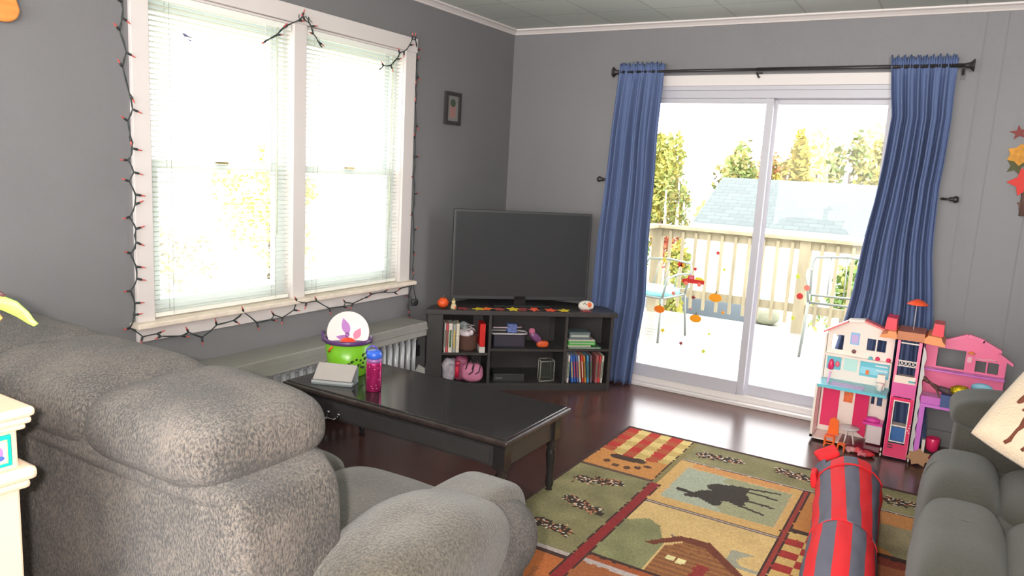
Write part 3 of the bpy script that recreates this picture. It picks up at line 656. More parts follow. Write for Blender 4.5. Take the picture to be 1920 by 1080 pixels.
# books, upper left cubby
Z0 = .252
BK = [(.112, .010, .19, (215, 205, 200), 'white book at the far left of the upper left cubby', 0), (.124, .013, .188, (205, 70, 75), 'red book second from the left in the upper left cubby', 0), (.139, .026, .19, (222, 210, 198), 'thick cream book in the upper left cubby', 0),
      (.168, .018, .186, (160, 165, 160), 'grey-green book in the upper left cubby', 1), (.188, .022, .190, (214, 205, 185), 'tan book standing against the brown basket', 1)]
def book(s, d, z, wd, h, dep, col, label, tilt=0, group=None, name='book', flat=False):
    T = TS @ Matrix.Translation((s, d, z)) @ Matrix.Rotation(tilt, 4, 'Y')
    t = thing(name, label, 'book' if name == 'book' else 'dvd case', T @ Vector((0, 0, 0)), group)
    cm = mat('cover_%d_%d_%d' % col, col, .4, var=.12, vscale=45)
    mb = MB(); mb.box(0, wd, 0, .003, 0, h, T=T).box(0, .0015, 0, dep, 0, h, T=T).box(wd-.0015, wd, 0, dep, 0, h, T=T); mb.build('cover', cm, t)
    MB().box(.0015, wd-.0015, .003, dep-.004, .003, h-.003, T=T).build('pages', mat('page_cream', (205, 200, 188), .8), t)
    MB().box(wd*.25, wd*.75, -.0006, 0, h*.18, h*.78, T=T).build('spine_print', mat('print_%d' % (col[0] % 7), [(70, 80, 110), (190, 60, 60), (90, 100, 90), (60, 60, 60), (220, 210, 190), (60, 100, 60), (200, 170, 60)][col[0] % 7], .5, var=.5, vscale=90), t)
for s, wd, h, col, lb, k in BK: book(s, .012, Z0, wd, h, .13, col, lb, R(.0), 'books in the upper left cubby')
# brown basket with cables
c = sp(.277, .11, Z0); t = thing('storage_basket', 'round brown basket holding white cables in the upper left cubby', 'basket', c)
MB().lathe([(.052, 0), (.06, .01), (.066, .095), (.07, .1), (.064, .1), (.058, .02), (.0, .015)], c, 28).build('body', mat('brown_wicker', (102, 72, 62), .7, bump=.5, bscale=90), t)
t = thing('cable_bundle', 'bundle of white cables and a grey wrapped adapter heaped in the brown basket', 'cables', c+Vector((0, 0, .09)))
mb = MB(); rnd = random.Random(5)
for k in range(6):
    P = [c+Vector((rnd.uniform(-.05, .05), rnd.uniform(-.05, .03), .10+rnd.uniform(0, .07))) for _ in range(5)]; mb.tube(P, .0025, 6)
mb.build('cord', mat('white_cord', (210, 200, 200), .5), t)
MB().ell(c+Vector((-.01, -.03, .112)), (.055, .03, .024), .7, .9, amp=.01, fr=30).ell(c+Vector((.04, -.02, .12)), (.015, .012, .02)).build('wrapped_adapter', mat('white_plastic_wrap', (215, 205, 212), .3), t)
MB().ell(c+Vector((-.03, .0, .15)), (.035, .03, .03), amp=.012, fr=40).build('plastic_bag', mat('clear_grey_wrap', (150, 160, 162), .2, bump=.5), t)
# red box
c = sp(.36, .05, Z0); t = thing('red_game_case', 'tall bright red box with a white foot beside the brown basket', 'box', c)
MB().box(.343, .378, .015, .13, Z0+.04, Z0+.19, T=TS).build('red_body', mat('bright_red_plastic', (212, 50, 48), .25), t)
MB().box(.342, .379, .012, .13, Z0, Z0+.038, T=TS).build('white_label', mat('label_white', (212, 206, 200), .6), t)
# lower left cubby
c = sp(.155, .06, .05)
o = MB().ell(sp(.155, .075, .125), (.045, .045, .074), .6, .6, amp=.012, fr=25, T=TS.to_3x3().to_4x4()).build('plastic_bag', mat('printed_bag', (175, 168, 178), .35, var=.35, vscale=22, bump=.4, bscale=25)); tag(o, 'crumpled pale printed plastic bag at the left of the lower left cubby', 'bag')
o = MB().ell(sp(.235, .10, .13), (.05, .05, .078), .6, .6, amp=.01, fr=25, T=TS.to_3x3().to_4x4()).build('cloth_bundle', mat('magenta_bag', (150, 75, 105), .5, bump=.4, bscale=20)); tag(o, 'dark magenta cloth bundle behind the pink handbag', 'cloth')
t = thing('red_flashlight', 'glossy red flashlight between the plastic bag and pink handbag', 'flashlight', sp(.205, .02, .06))
MB().tube([sp(.203, .022, .085), sp(.206, .022, .16)], .013, 14).build('barrel', mat('glossy_red', (205, 40, 70), .15), t)
MB().tube([sp(.206, .022, .16), sp(.207, .022, .19)], .016, 14, radii=[.013, .018]).build('head', mat('glossy_red_head', (180, 50, 75), .25), t)
c = sp(.31, .05, .05); t = thing('pink_handbag', 'pink child handbag with dark straps in the lower left cubby', 'handbag', c)
MB().ell(c+Vector((0, 0, .062)), (.074, .045, .062), .75, .75, T=TS.to_3x3().to_4x4(), amp=.006, fr=20).build('body', mat('pink_cloth', (205, 125, 158), .7, bump=.3, bscale=40), t)
Tb = frame(c, su)
for q in (-.02, .022): MB().tube([Tb @ Vector(p) for p in ((q-.03, -.04, .09), (q-.022, -.045, .13), (q, -.05, .15), (q+.022, -.05, .12), (q+.012, -.05, .075), (q-.01, -.05, .06))], .004, 6).build('strap', mat('strap_dark', (62, 48, 58), .7), t)
# centre shelf
Z1 = .28
t = thing('toy_vehicle', 'long clear plastic toy on the centre shelf with a white rim', 'toy', sp(.57, .06, Z1))
ring = [(.43, .03), (.62, .03), (.655, .04), (.665, .07), (.66, .12), (.62, .14), (.43, .14)]
MB().tube([sp(a, b, Z1+.095) for a, b in ring], .005, 8, closed=True).build('rim', mat('rim_white', (215, 208, 208), .3), t)
MB().tube([sp(a, b+.01, Z1+.135) for a, b in [(.43, .03), (.52, .03), (.62, .05), (.64, .1)]], .005, 8).build('rail', mat('rail_mauve', (170, 150, 165), .4), t)
MB().box(.44, .65, .05, .13, Z1, Z1+.09, T=TS).build('body', mat('toy_smoke', (62, 60, 72), .2), t, bevel=.01)
t = thing('toy_cube', 'blue and pink patterned toy block perched on the white rimmed toy', 'toy block', sp(.555, .06, Z1+.1))
MB().box(.525, .59, .035, .09, Z1+.101, Z1+.16, T=TS).build('block', mat('toy_print', (95, 110, 165), .4, var=.6, vscale=60), t, bevel=.006)
t = thing('toy_boot', 'purple and pink toy figure with an orange foot on the centre shelf', 'toy', sp(.72, .04, Z1))
T = TS @ Matrix.Translation((.70, .04, Z1+.06)) @ Matrix.Rotation(R(40), 4, 'Y')
MB().ell((0, 0, 0), (.055, .028, .03), .8, .8, T=T).build('body', mat('toy_purple', (115, 70, 120), .4, var=.3, vscale=50), t) if False else None
m_ = MB(); m_.ell((0, 0, 0), (.05, .026, .026), .8, .8, T=TS.to_3x3().to_4x4() @ Matrix.Rotation(R(40), 4, 'Y'))
for v in m_.v: v += sp(.715, .045, Z1+.075)
m_.build('body', mat('toy_purple2', (112, 66, 110), .4, var=.3, vscale=50), t)
MB().ell(sp(.69, .04, Z1+.115), (.022, .02, .022)).build('head', mat('toy_pink', (190, 105, 135), .4, var=.3, vscale=80), t)
MB().ell(sp(.765, .04, Z1+.03), (.04, .022, .022), .6, .6, T=TS.to_3x3().to_4x4()).build('foot', mat('toy_orange', (205, 85, 40), .4), t)
t = thing('game_console', 'flat dark box at the bottom of the centre shelves', 'console', sp(.55, .1, .05))
MB().box(.45, .66, .05, .2, .05, .1, T=TS).build('case', mat('console_dark', (58, 58, 60), .25), t, bevel=.004)
MB().box(.465, .51, .048, .05, .068, .076, T=TS).build('disc_slot', mat('slot_grey', (95, 95, 98), .3), t)
t = thing('glass_lantern', 'small angular clear lantern with pale edges at the bottom of the centre shelves', 'lantern', sp(.8, .08, .05))
e = mat('lantern_edge', (150, 150, 140), .3); m_ = MB()
cs = [(.76, .03), (.86, .05), (.855, .13), (.765, .12)]
for i in range(4):
    a, b = cs[i], cs[(i+1) % 4]; m_.tube([sp(*a, .056), sp(*b, .056)], .004).tube([sp(*a, .056), sp(a[0]*.97+.81*.03, a[1], .19)], .003).tube([sp(a[0]*.97+.81*.03, a[1], .19), sp(b[0]*.97+.81*.03, b[1], .19)], .003)
m_.build('edge_frame', e, t)
MB().box(.768, .852, .045, .12, .06, .185, T=TS).build('pane', clear_mat('lantern_glass', (80, 84, 78), .35), t)
# right cubby upper: flat stack
t = None
Z2 = .286
for (a, b, z, h, dep, col, lb) in ((.935, 1.16, Z2, .012, .14, (88, 120, 92), 'dark green flat case at the bottom of the right cubby stack'), (.933, 1.09, Z2+.013, .010, .12, (190, 185, 165), 'pale thin booklet above the dark green case'),
                                   (.935, 1.12, Z2+.024, .026, .14, (75, 168, 72), 'bright green case in the right cubby stack'), (.935, 1.115, Z2+.051, .01, .14, (205, 190, 180), 'cream booklet on top of the bright green case'), (.94, 1.08, Z2+.062, .05, .12, (98, 110, 112), 'thick grey and blue box topmost in the right cubby stack')):
    T = TS @ Matrix.Translation((a, .012, z))
    q = thing('stacked_case', lb, 'case', T @ Vector((0, 0, 0)), 'flat cases stacked in the upper right cubby')
    MB().box(0, b-a, 0, dep, 0, h, T=T).build('case', mat('cover_%d_%d_%d' % col, col, .4, var=.12, vscale=45), q, bevel=.0015)
    MB().box(.01, b-a-.01, -.0008, 0, h*.35, h*.62, T=T).build('spine_label', mat('spine_label_pale', (170, 175, 165), .5), q)
DV = [(.940, .013, (215, 205, 200), 1, 'white dvd case at the left end of the lower right cubby'), (.965, .015, (62, 110, 190), -8, 'blue leaning dvd case next to the white one'), (.983, .015, (50, 90, 170), -8, 'deep blue leaning dvd case third from the left'), (1.003, .013, (78, 100, 150), -9, 'slate blue leaning dvd case fourth from the left'),
      (1.021, .012, (195, 195, 200), -10, 'pale leaning dvd case in the middle of the lower right cubby'), (1.039, .012, (200, 70, 60), -9, 'red leaning dvd case in the middle of the lower right cubby'), (1.056, .011, (215, 140, 60), -9, 'orange leaning dvd case beside the red one'), (1.073, .013, (75, 145, 185), -6, 'light blue dvd case right of the orange one'),
      (1.095, .013, (110, 95, 110), -5, 'mauve dvd case right of the light blue one'), (1.135, .018, (170, 95, 95), 0, 'rose dvd case near the right end of the lower right cubby'), (1.156, .013, (205, 60, 60), 1, 'bright red dvd case near the right end of the lower right cubby'), (1.172, .014, (205, 200, 185), 2, 'cream dvd case at the right end of the lower right cubby')]
for s, wd, col, tl, lb in DV: book(s+(.009 if tl < -4 else 0), .012+random.uniform(0, .006), .053, wd*.93, .186, .12, col, lb, R(tl*.72), 'dvd cases in the lower right cubby', 'dvd_case')

# ================================================================== COFFEE TABLE
TX0, TX1, TY0, TY1, TZ = .32, 1.575, -2.455, -1.90, .40
t = thing('coffee_table', 'long black coffee table with turned legs and worn edges', 'coffee table', ((TX0+TX1)/2, (TY0+TY1)/2, 0))
TBL = mat('black_table_paint', (45, 43, 43), .14, var=.08, vscale=12)
WORN = mat('worn_edge', (54, 45, 42), .35, var=.5, vscale=22)
MB().box(TX0+.015, TX1-.015, TY0+.015, TY1-.015, TZ-.018, TZ).build('tabletop', TBL, t, bevel=.004)
MB().box(TX0, TX1, TY0, TY1, TZ-.03, TZ-.006).build('top_edge', WORN, t, bevel=.008)
MB().box(TX0+.02, TX1-.02, TY0+.02, TY1-.02, TZ-.045, TZ-.03).build('moulding', BLACKGLOSS, t, bevel=.004)
mb = MB(); rect_ring(mb, TX0+.045, TX1-.045, TY0+.045, TY1-.045, .02, TZ-.14, TZ-.045)
mb.v = [Vector((v.x, v.z, v.y)) for v in mb.v]; mb.build('apron', BLACKWOOD, t)
MB().box(.40, 1.47, TY0+.036, TY0+.046, TZ-.13, TZ-.06).build('drawer_front', BLACKWOOD, t, bevel=.003)
m_ = MB()
for q in (.592, .655): m_.ell((q, TY0+.034, .292), (.010, .008, .010))
m_.tube([(.592, TY0+.03, .288), (.60, TY0+.012, .274), (.647, TY0+.012, .274), (.655, TY0+.03, .288)], .0035).build('drawer_pull', mat('silver_knob', (190, 190, 192), .2, 1), t)
LP_ = [(.013, 0), (.018, .004), (.013, .02), (.018, .035), (.02, .05), (.016, .06), (.019, .07), (.014, .08), (.018, .12), (.024, .18), (.022, .2), (.017, .21), (.025, .222), (.017, .234), (.025, .25), (.026, .26)]
for x in (TX0+.065, TX1-.06):
    for y in (TY0+.065, TY1-.06):
        MB().lathe(LP_, (x, y, 0), 20).box(x-.027, x+.027, y-.027, y+.027, .255, TZ-.045).build('leg', BLACKGLOSS, t)

# bucket with plates
c = Vector((.462, -2.165, TZ)); t = thing('candy_bucket', 'lime green bucket with a purple rim and black swirl print on the coffee table', 'bucket', c)
n = 40; pr = [(.088, 0), (.092, .004), (.112, .168), (.108, .168), (.089, .008), (0, .006)]
MB().lathe(pr, c, n).build('pail', mat('lime_plastic', (118, 185, 38), .3), t)
MB().lathe([(.110, .160), (.119, .163), (.121, .178), (.115, .184), (.108, .18), (.107, .165)], c, n).build('rim', mat('purple_plastic', (92, 58, 112), .3), t)
vd = (Vector((CAMP.x, CAMP.y, 0))-Vector((c.x, c.y, 0))).normalized(); lat = Vector((vd.y, -vd.x, 0))*-1
def onpail(a, z): # a = angle to the viewer
    rr = .093+.022*(z/.168)
    d = vd*math.cos(a)+Vector((0, 0, 1)).cross(vd)*math.sin(a); return c+d*rr+Vector((0, 0, z))
m_ = MB(); rnd = random.Random(2)
for k, (a, z) in enumerate([(.75, .11), (.9, .09), (.62, .085), (.8, .07), (.55, .06), (.98, .12), (.2, .08), (.05, .07), (.12, .055), (.3, .06), (-.1, .05), (.4, .09), (.7, .05), (-.02, .04), (.85, .045)]):
    q = rnd.uniform(.006, .011)
    P = [onpail(a+q*10*math.cos(j*.7)*(1-j*.08), z+q*math.sin(j*.7)*(1-j*.08)) for j in range(9)]
    m_.tube(P, .0018, 5)
    m_.ell(onpail(a, z), (.005, .005, .004), nu=8, nv=5)
m_.build('swirl_print', mat('print_black', (30, 32, 20), .4), t)
T = frame(c, vd)
MB().tube([onpail(-.95, .125), onpail(-.85, .14), onpail(-.70, .155)], .006).tube([c+vd*-.11+Vector((0, 0, .16))+lat*.0, c+vd*-.118+Vector((0, 0, .17))], .004).build('handle', mat('orange_plastic', (232, 105, 40), .35), t)
MB().tube([c-lat*.118*1+Vector((0, 0, .165)), c-lat*.125-vd*.04+Vector((0, 0, .20)), c-lat*.12-vd*.08+Vector((0, 0, .19))], .007).build('handle_lug', MC['purple_plastic'], t)
# plate in the bucket
pc = c+Vector((0, 0, .205))-vd*.01
Tp = Matrix.Translation(pc) @ Matrix((lat, Vector((0, 0, 1)).cross(lat)*1, Vector((0, 0, 1)))).transposed().to_4x4()
nrm = (vd+Vector((0, 0, .25))).normalized(); xx = Vector((0, 0, 1)).cross(nrm).normalized(); yy = nrm.cross(xx)
Tp = Matrix.Translation(pc) @ Matrix((xx, yy, nrm)).transposed().to_4x4()
t = thing('party_plate', 'round white plate with purple and pink flower standing in the green bucket', 'plate', pc-Vector((0, 0, .1)))
MB().lathe([(0, -.004), (.07, -.004), (.098, .006), (.102, .010), (.098, .010), (.07, .0), (0, 0)], n=40, T=Tp).build('plate', mat('plate_white', (240, 228, 224), .4), t)
def petal(ang, L, w, col, nm, off=(0, 0)):
    P = [(off[0]+math.cos(ang)*L*s-math.sin(ang)*w*math.sin(math.pi*s**.8)*sg, off[1]+math.sin(ang)*L*s+math.cos(ang)*w*math.sin(math.pi*s**.8)*sg) for sg, rng in ((1, [i/10 for i in range(0, 11)]), (-1, [i/10 for i in range(9, 0, -1)])) for s in rng]
    MB().prism([(p[0], p[1]) for p in P], .0008, .002, 'z', T=Tp).build('petal', mat(nm, col, .5), t)
petal(R(108), .085, .020, (172, 105, 185), 'petal_purple', (.0, -.012)); petal(R(62), .062, .018, (235, 115, 150), 'petal_pink', (.03, -.035))
petal(R(170), .07, .015, (150, 80, 165), 'petal_violet', (.01, -.035)); petal(R(250), .03, .012, (150, 85, 170), 'petal_violet', (.0, -.0))
c2 = c+Vector((0, 0, .165))+vd*.05
o = MB().ell(c2, (.045, .03, .026), .9, 1).build('orange_bowl', mat('orange_red_plastic', (235, 70, 40), .35)); tag(o, 'orange-red plastic dish inside the green bucket in front of the plate', 'dish')

# folded stand / tablet
c = Vector((.548, -2.352, TZ)); t = thing('tablet_stand', 'pale grey tablet in a folding cover propped on the coffee table', 'tablet', c)
u = Vector((.92, .39, 0)).normalized(); T = frame(c, u)
import mathutils
Tt = T @ Matrix.Translation((0, -.01, .018)) @ Matrix.Rotation(R(38), 4, 'X')
MB().box(-.095, .095, 0, .10, 0, .008, T=Tt).build('tablet', mat('tablet_cover_grey', (185, 178, 174), .5), t, bevel=.004)
MB().box(-.098, .098, -.022, .08, 0, .006, T=T).build('cover_base', mat('cover_slate', (120, 128, 130), .5), t, bevel=.002)
MB().box(-.10, .10, -.02, .005, .006, .018, T=T).build('front_lip', mat('lip_grey', (172, 176, 178), .45), t, bevel=.003)
MB().box(-.10, .10, .06, .066, .006, .075, T=T).build('kickstand', MC['cover_slate'], t)

# water bottle
c = Vector((.752, -2.30, TZ)); t = thing('water_bottle', 'glossy pink water bottle with a blue flip lid on the coffee table', 'bottle', c)
MB().lathe([(.032, 0), (.036, .004), (.036, .13), (.034, .137)], c, 28).build('bottle', mat('metallic_pink', (205, 50, 120), .2, .6), t)
MB().lathe([(.034, .137), (.035, .14), (.035, .153), (.032, .155)], c, 28).build('collar', mat('mauve_plastic', (150, 100, 160), .35), t)
MB().lathe([(.033, .155), (.036, .158), (.036, .175), (.03, .188), (.012, .192)], c, 28).build('lid', mat('bright_blue', (62, 110, 225), .3), t)
MB().tube([c+xx*.03*a+Vector((0, 0, h)) for a, h in ((-1.1, .172), (-1.15, .195), (-.6, .212), (.1, .208), (.4, .195))], .004).build('carry_loop', mat('blue_violet', (95, 85, 190), .35), t)
vb = (Vector((CAMP.x, CAMP.y, 0))-Vector((c.x, c.y, 0))).normalized(); lb_ = Vector((0, 0, 1)).cross(vb)
m_ = MB()
for a, z in [(-.6, .12), (.5, .115), (-.3, .03), (.3, .035), (.7, .06), (-.8, .07), (.1, .11), (-.1, .02), (.85, .09), (.4, .02)]:
    d = vb*math.cos(a)+lb_*math.sin(a); m_.ell(c+d*.0362+Vector((0, 0, z)), (.0018, .0018, .0022), nu=6, nv=4)
m_.build('speck_print', mat('print_pale_pink', (225, 170, 200), .5), t)

# ================================================================== RUG
RX0, RX1, RY0, RY1 = 1.475, 3.0, -3.15, -.905
def cap(p, a, b, r):
    ax, ay = a; bx, by = b; dx, dy = bx-ax, by-ay; L = dx*dx+dy*dy
    s = max(0, min(1, ((p[0]-ax)*dx+(p[1]-ay)*dy)/L)) if L else 0
    return math.hypot(p[0]-ax-dx*s, p[1]-ay-dy*s) < r
def inpoly(p, P):
    x, y = p; r = False; n = len(P)
    for i in range(n):
        x1, y1 = P[i]; x2, y2 = P[(i+1) % n]
        if (y1 > y) != (y2 > y) and x < (x2-x1)*(y-y1)/(y2-y1)+x1: r = not r
    return r
G_ = (128, 122, 88); TAN = (186, 160, 112); OR = (176, 122, 68); RED = (132, 46, 46); DK = (66, 48, 44); CR = (172, 160, 156); YE = (205, 180, 116); BG = (160, 155, 125)
def rugcol(x, y):
    nz = mnoise.noise(Vector((x*9, y*9, 3))); n2 = mnoise.noise(Vector((x*40, y*40, 9)))
    j = .004*n2
    p = (x+j, y+j*.7); x, y = p
    if x < 1.495 or y > -.93 or x > RX1-.02 or y < RY0+.02: return DK
    # pine cones
    for (a, b) in PINES:
        if cap(p, a, b, .036+.032*n2):
            q = mnoise.noise(Vector((x*75, y*75, 1)))
            return (58, 48, 40) if q < .12 else ((178, 120, 90) if q < .3 else (205, 195, 180))
    if x < 1.862:
        if y > -1.56:
            if cap(p, (1.60, -1.385), (1.73, -1.38), .03): return (70, 52, 42)
            for q in ((1.585, -1.47), (1.645, -1.5), (1.705, -1.495), (1.75, -1.465), (1.785, -1.425)):
                if math.hypot(x-q[0], (y-q[1])) < .020: return (88, 60, 44)
            if y > -1.34+.02*math.sin(x*14):
                i = int((x-1.495)/.062); k = int((-.93-y)/.068)
                col = (168, 52, 44) if i % 2 == 0 else YE
                if k % 2: col = tuple(int(v*.62+w*.38) for v, w in zip(col, (150, 120, 62)))
                return col
            return (186, 128, 72)
        if y > -1.585: return (90, 70, 60)
        if y > -2.42: return tuple(int(v*(1+.14*nz)) for v in G_)
        if y > -2.445: return CR
        if y > -2.47: return DK
        if y > -3.1: return (172, 100, 56) if nz > -.2 else (150, 92, 56)
        return G_
    if x < 1.895 and y > -1.585: return (128, 116, 76) if x > 1.868 else DK
    if x < 1.915 and y <= -1.585: return DK if (x < 1.868 or x > 1.909) else RED
    if y > -1.20: return tuple(int(v*(1+.16*nz)) for v in G_)
    if y > -1.222: return CR if y > -1.214 else DK
    if x < 2.487:
        if y > -1.775:
            if x > 1.945 and x < 2.462 and y < -1.29 and y > -1.715:
                for a, b, r_ in MOOSE:
                    if cap(p, a, b, r_): return (62, 56, 50)
                if x < 1.955 or x > 2.452 or y > -1.30 or y < -1.705: return (196, 160, 110)
                return (150, 150, 118) if x > 2.2+.12*nz else (160, 165, 145)
            return (196, 158, 100) if (x < 1.97 or y < -1.7 or x > 2.44) else (196, 140, 86)
        if y > -1.80: return CR if -1.79 < y < -1.781 else (98, 78, 66)
        if y > -2.36:
            if inpoly(p, [(2.055, -2.15), (2.155, -2.02), (2.275, -2.005), (2.46, -2.19), (2.44, -2.215), (2.27, -2.06), (2.18, -2.06), (2.085, -2.16)]): return (104, 58, 44)
            if inpoly(p, [(2.125, -2.03), (2.175, -2.035), (2.17, -2.07), (2.135, -2.075)]): return (120, 108, 100)
            if inpoly(p, [(2.13, -2.14), (2.19, -2.06), (2.27, -2.06), (2.43, -2.2), (2.43, -2.36), (2.13, -2.36)]):
                if 2.165 < x < 2.2 and -2.23 < y < -2.195 or 2.21 < x < 2.24 and -2.235 < y < -2.2: return (215, 205, 150)
                if 2.28 < x < 2.33 and y < -2.2: return (128, 50, 46)
                return (142, 96, 60) if int(y*60) % 2 else (124, 82, 54)
            if inpoly(p, [(1.915, -2.02), (2.0, -1.95+.02*nz), (2.06, -1.99), (2.12, -2.12), (2.12, -2.36), (1.915, -2.36)]): return tuple(int(v*(1+.2*nz)) for v in (128, 128, 92))
            if x > 2.36 and -2.14 < y < -2.0 and nz > 0: return (150, 148, 130)
            return tuple(int(v*(1+.06*nz)) for v in (200, 170, 116))
        if y > -2.38: return DK
        if y > -2.41: return (150, 80, 50)
        if y > -2.44: return CR
        return (150, 92, 58) if y > -2.8 else G_
    if x < 2.52: return DK if (x < 2.495 or x > 2.513) else (142, 60, 52)
    if y > -1.36: return (176, 122, 72)
    if y > -1.66: return tuple(int(v*(1+.2*nz)) for v in (140, 130, 100)) if abs(x-2.95)+abs(y+1.45) < .25 else (176, 120, 66)
    if y > -1.70: return DK
    i = int((x-2.52)/.07); k = int((-1.7-y)/.06)
    if x < 2.72: return (150, 52, 48) if (i+k) % 2 else (190, 160, 100)
    return (150, 92, 62) if k % 3 else (124, 60, 48)
PINES = [((1.58, -1.76), (1.74, -1.70)), ((1.64, -1.99), (1.79, -2.03)), ((1.63, -2.26), (1.76, -2.265)), ((1.96, -1.08), (2.13, -1.055)), ((2.35, -1.03), (2.48, -1.058)), ((2.83, -1.07), (2.95, -1.06))]
MOOSE = [((2.0, -1.575), (2.06, -1.585), .016), ((2.05, -1.615), (2.09, -1.60), .018), ((2.07, -1.59), (2.13, -1.565), .016), ((2.13, -1.56), (2.25, -1.50), .055), ((2.15, -1.45), (2.23, -1.43), .05), ((2.16, -1.56), (2.18, -1.62), .03), ((2.12, -1.60), (2.17, -1.625), .02),
         ((2.22, -1.38), (2.41, -1.335), .009), ((2.24, -1.40), (2.40, -1.415), .009), ((2.25, -1.50), (2.41, -1.515), .009), ((2.24, -1.57), (2.39, -1.61), .009), ((2.2, -1.39), (2.26, -1.38), .018), ((2.22, -1.55), (2.28, -1.56), .02)]
cs_ = .0085; nx = int((RX1-RX0)/cs_); ny = int((RY1-RY0)/cs_)
me = bpy.data.meshes.new('area_rug'); vs = []; fs = []
for jz, zz in enumerate((.001, .011)):
    pass
for j in range(ny+1):
    for i in range(nx+1):
        x = RX0+(RX1-RX0)*i/nx; y = RY0+(RY1-RY0)*j/ny
        vs.append((x, y, .011+.0008*mnoise.noise(Vector((x*30, y*30, 0)))))
for j in range(ny):
    for i in range(nx): k = j*(nx+1)+i; fs.append((k, k+1, k+nx+2, k+nx+1))
nf = len(fs); o4 = len(vs)
border = [i for i in range(nx+1)]+[j*(nx+1)+nx for j in range(1, ny+1)]+[ny*(nx+1)+i for i in range(nx-1, -1, -1)]+[j*(nx+1) for j in range(ny-1, 0, -1)]
for b in border: v = vs[b]; vs.append((v[0], v[1], .001))
nb = len(border)
for i in range(nb): fs.append((border[i], o4+i, o4+(i+1) % nb, border[(i+1) % nb]))
me.from_pydata(vs, [], fs)
ca = me.color_attributes.new('Col', 'FLOAT_COLOR', 'CORNER'); buf = []
for q, f in enumerate(fs):
    if q < nf:
        cx = sum(vs[k][0] for k in f)/4; cy = sum(vs[k][1] for k in f)/4; c_ = rugcol(cx, cy)
    else: c_ = DK
    c_ = lin(tuple(min(255, v) for v in c_)); buf += [*c_, 1]*4
ca.data.foreach_set('color', buf); me.materials.append(vcol_mat('woven_rug')); me.update()
rug = bpy.data.objects.new('area_rug', me); COL.objects.link(rug)
tag(rug, 'lodge style area rug with moose, cabin, pine cone and plaid panels on the dark floor', 'rug')

# ================================================================== NEAR SOFA (seen from behind)
PL = plush_mat('brown_grey_plush', (22, 18, 15), (112, 101, 91), 250, 1.5, .40, .66)
PLS = plush_mat('brown_grey_plush_smooth', (42, 38, 32), (80, 74, 64), 200, .6, .35, .65)
t = thing('plush_sofa', 'large brown-grey plush sofa seen from behind, facing the coffee table', 'sofa', (1.1, -3.6, 0))
mb = MB(); mb.ell((1.06, -3.89, .45), (.92, .15, .43), .18, .22, amp=.012, fr=3, nu=64, nv=40); mb.build('back_frame', PL, t)
mb = MB(); mb.ell((1.04, -3.892, .835), (.90, .153, .05), .8, .2, amp=.01, fr=4, nu=80, nv=16, seed=3); mb.build('back_band', PL, t)
for i, xc in enumerate((.455, .885, 1.315, 1.712)):
    MB().ell((xc, -3.89, .90), (.236 if i < 3 else .202, .174, .092), .8, .3 if i < 3 else .42, amp=.012, fr=5, nu=80, nv=56, seed=i*3.1+1).build('back_cushion', PL, t)
MB().ell((1.08, -3.45, .22), (.78, .42, .17), .2, .2).build('seat_base', PLS, t)
for xc in (.62, 1.11, 1.60): MB().ell((xc, -3.38, .40), (.25, .33, .085), .45, .35, amp=.01, fr=5, nu=48, nv=24).build('seat_cushion', PLS, t)
def arm(x, nm, top):
    a = MB().ell((x, -3.50, top-.30), (.10, .33, top-.31), .3, .3, nu=48, nv=32).build(nm, PLS, t)
    MB().ell((x+.045, -3.62, top-.055), (.150, .27, .13), .8, .7, amp=.014, fr=6, nu=56, nv=36, seed=x).build('arm_pad', PLS, a)
    MB().ell((x+.028, -3.40, top-.105), (.155, .22, .115), .95, .85, amp=.012, fr=6, nu=56, nv=36, seed=x+2).build('arm_pad', PL, a)
arm(1.995, 'armrest', .63); arm(.24, 'armrest', .67)
for x in (.2, 2.0):
    for y in (-3.25, -3.95): MB().lathe([(.02, 0), (.028, .06)], (x, y, 0), 12).build('foot', BLACKWOOD, t)

# ================================================================== RIGHT SOFA
GS = plush_mat('grey_green_plush', (56, 55, 50), (72, 70, 63), 90, .35, .3, .7, (1, 5, 5), .2, .15)
GSD = GS
t = thing('recliner_sofa', 'dark grey reclining sofa with puffy tufted seats along the right side', 'sofa', (3.6, -2.6, 0))
MB().ell((3.55, -2.62, .22), (.54, 1.12, .2), .15, .15, nu=48).build('base', GS, t)
for i, (yc, hl) in enumerate(((-1.86, .27), (-2.42, .35), (-3.05, .34))):
    MB().ell((3.085, yc, .31), (.125, hl, .205), .6, .55, amp=.008, fr=5, nu=56, nv=36, seed=i+1).build('front_bolster', GS, t)
    MB().ell((3.085, yc+hl*.05, .415), (.118, .02, .10), .8, .8, nu=32, nv=16).build('tuft_seam', GS, t)
    MB().ell((3.44, yc-.02, .35), (.255, hl, .15), .5, .5, amp=.008, fr=5, nu=56, nv=36, seed=i+9).build('seat_cushion', GS, t)
MB().ell((3.85, -2.6, .62), (.2, 1.05, .42), .4, .3, nu=48, amp=.02, fr=3).build('backrest', GS, t)
a = MB().ell((3.40, -1.42, .34), (.355, .13, .34), .32, .3, nu=56, nv=36, amp=.01, fr=4).build('armrest', GS, t)
MB().ell((3.37, -1.43, .60), (.345, .15, .085), .7, .4, nu=64, nv=28, amp=.014, fr=6, seed=4).build('arm_pad', GS, a)
for x in (3.12, 3.95):
    for y in (-1.6, -3.6): MB().lathe([(.02, 0), (.028, .04)], (x, y, 0), 12).build('foot', BLACKWOOD, t)

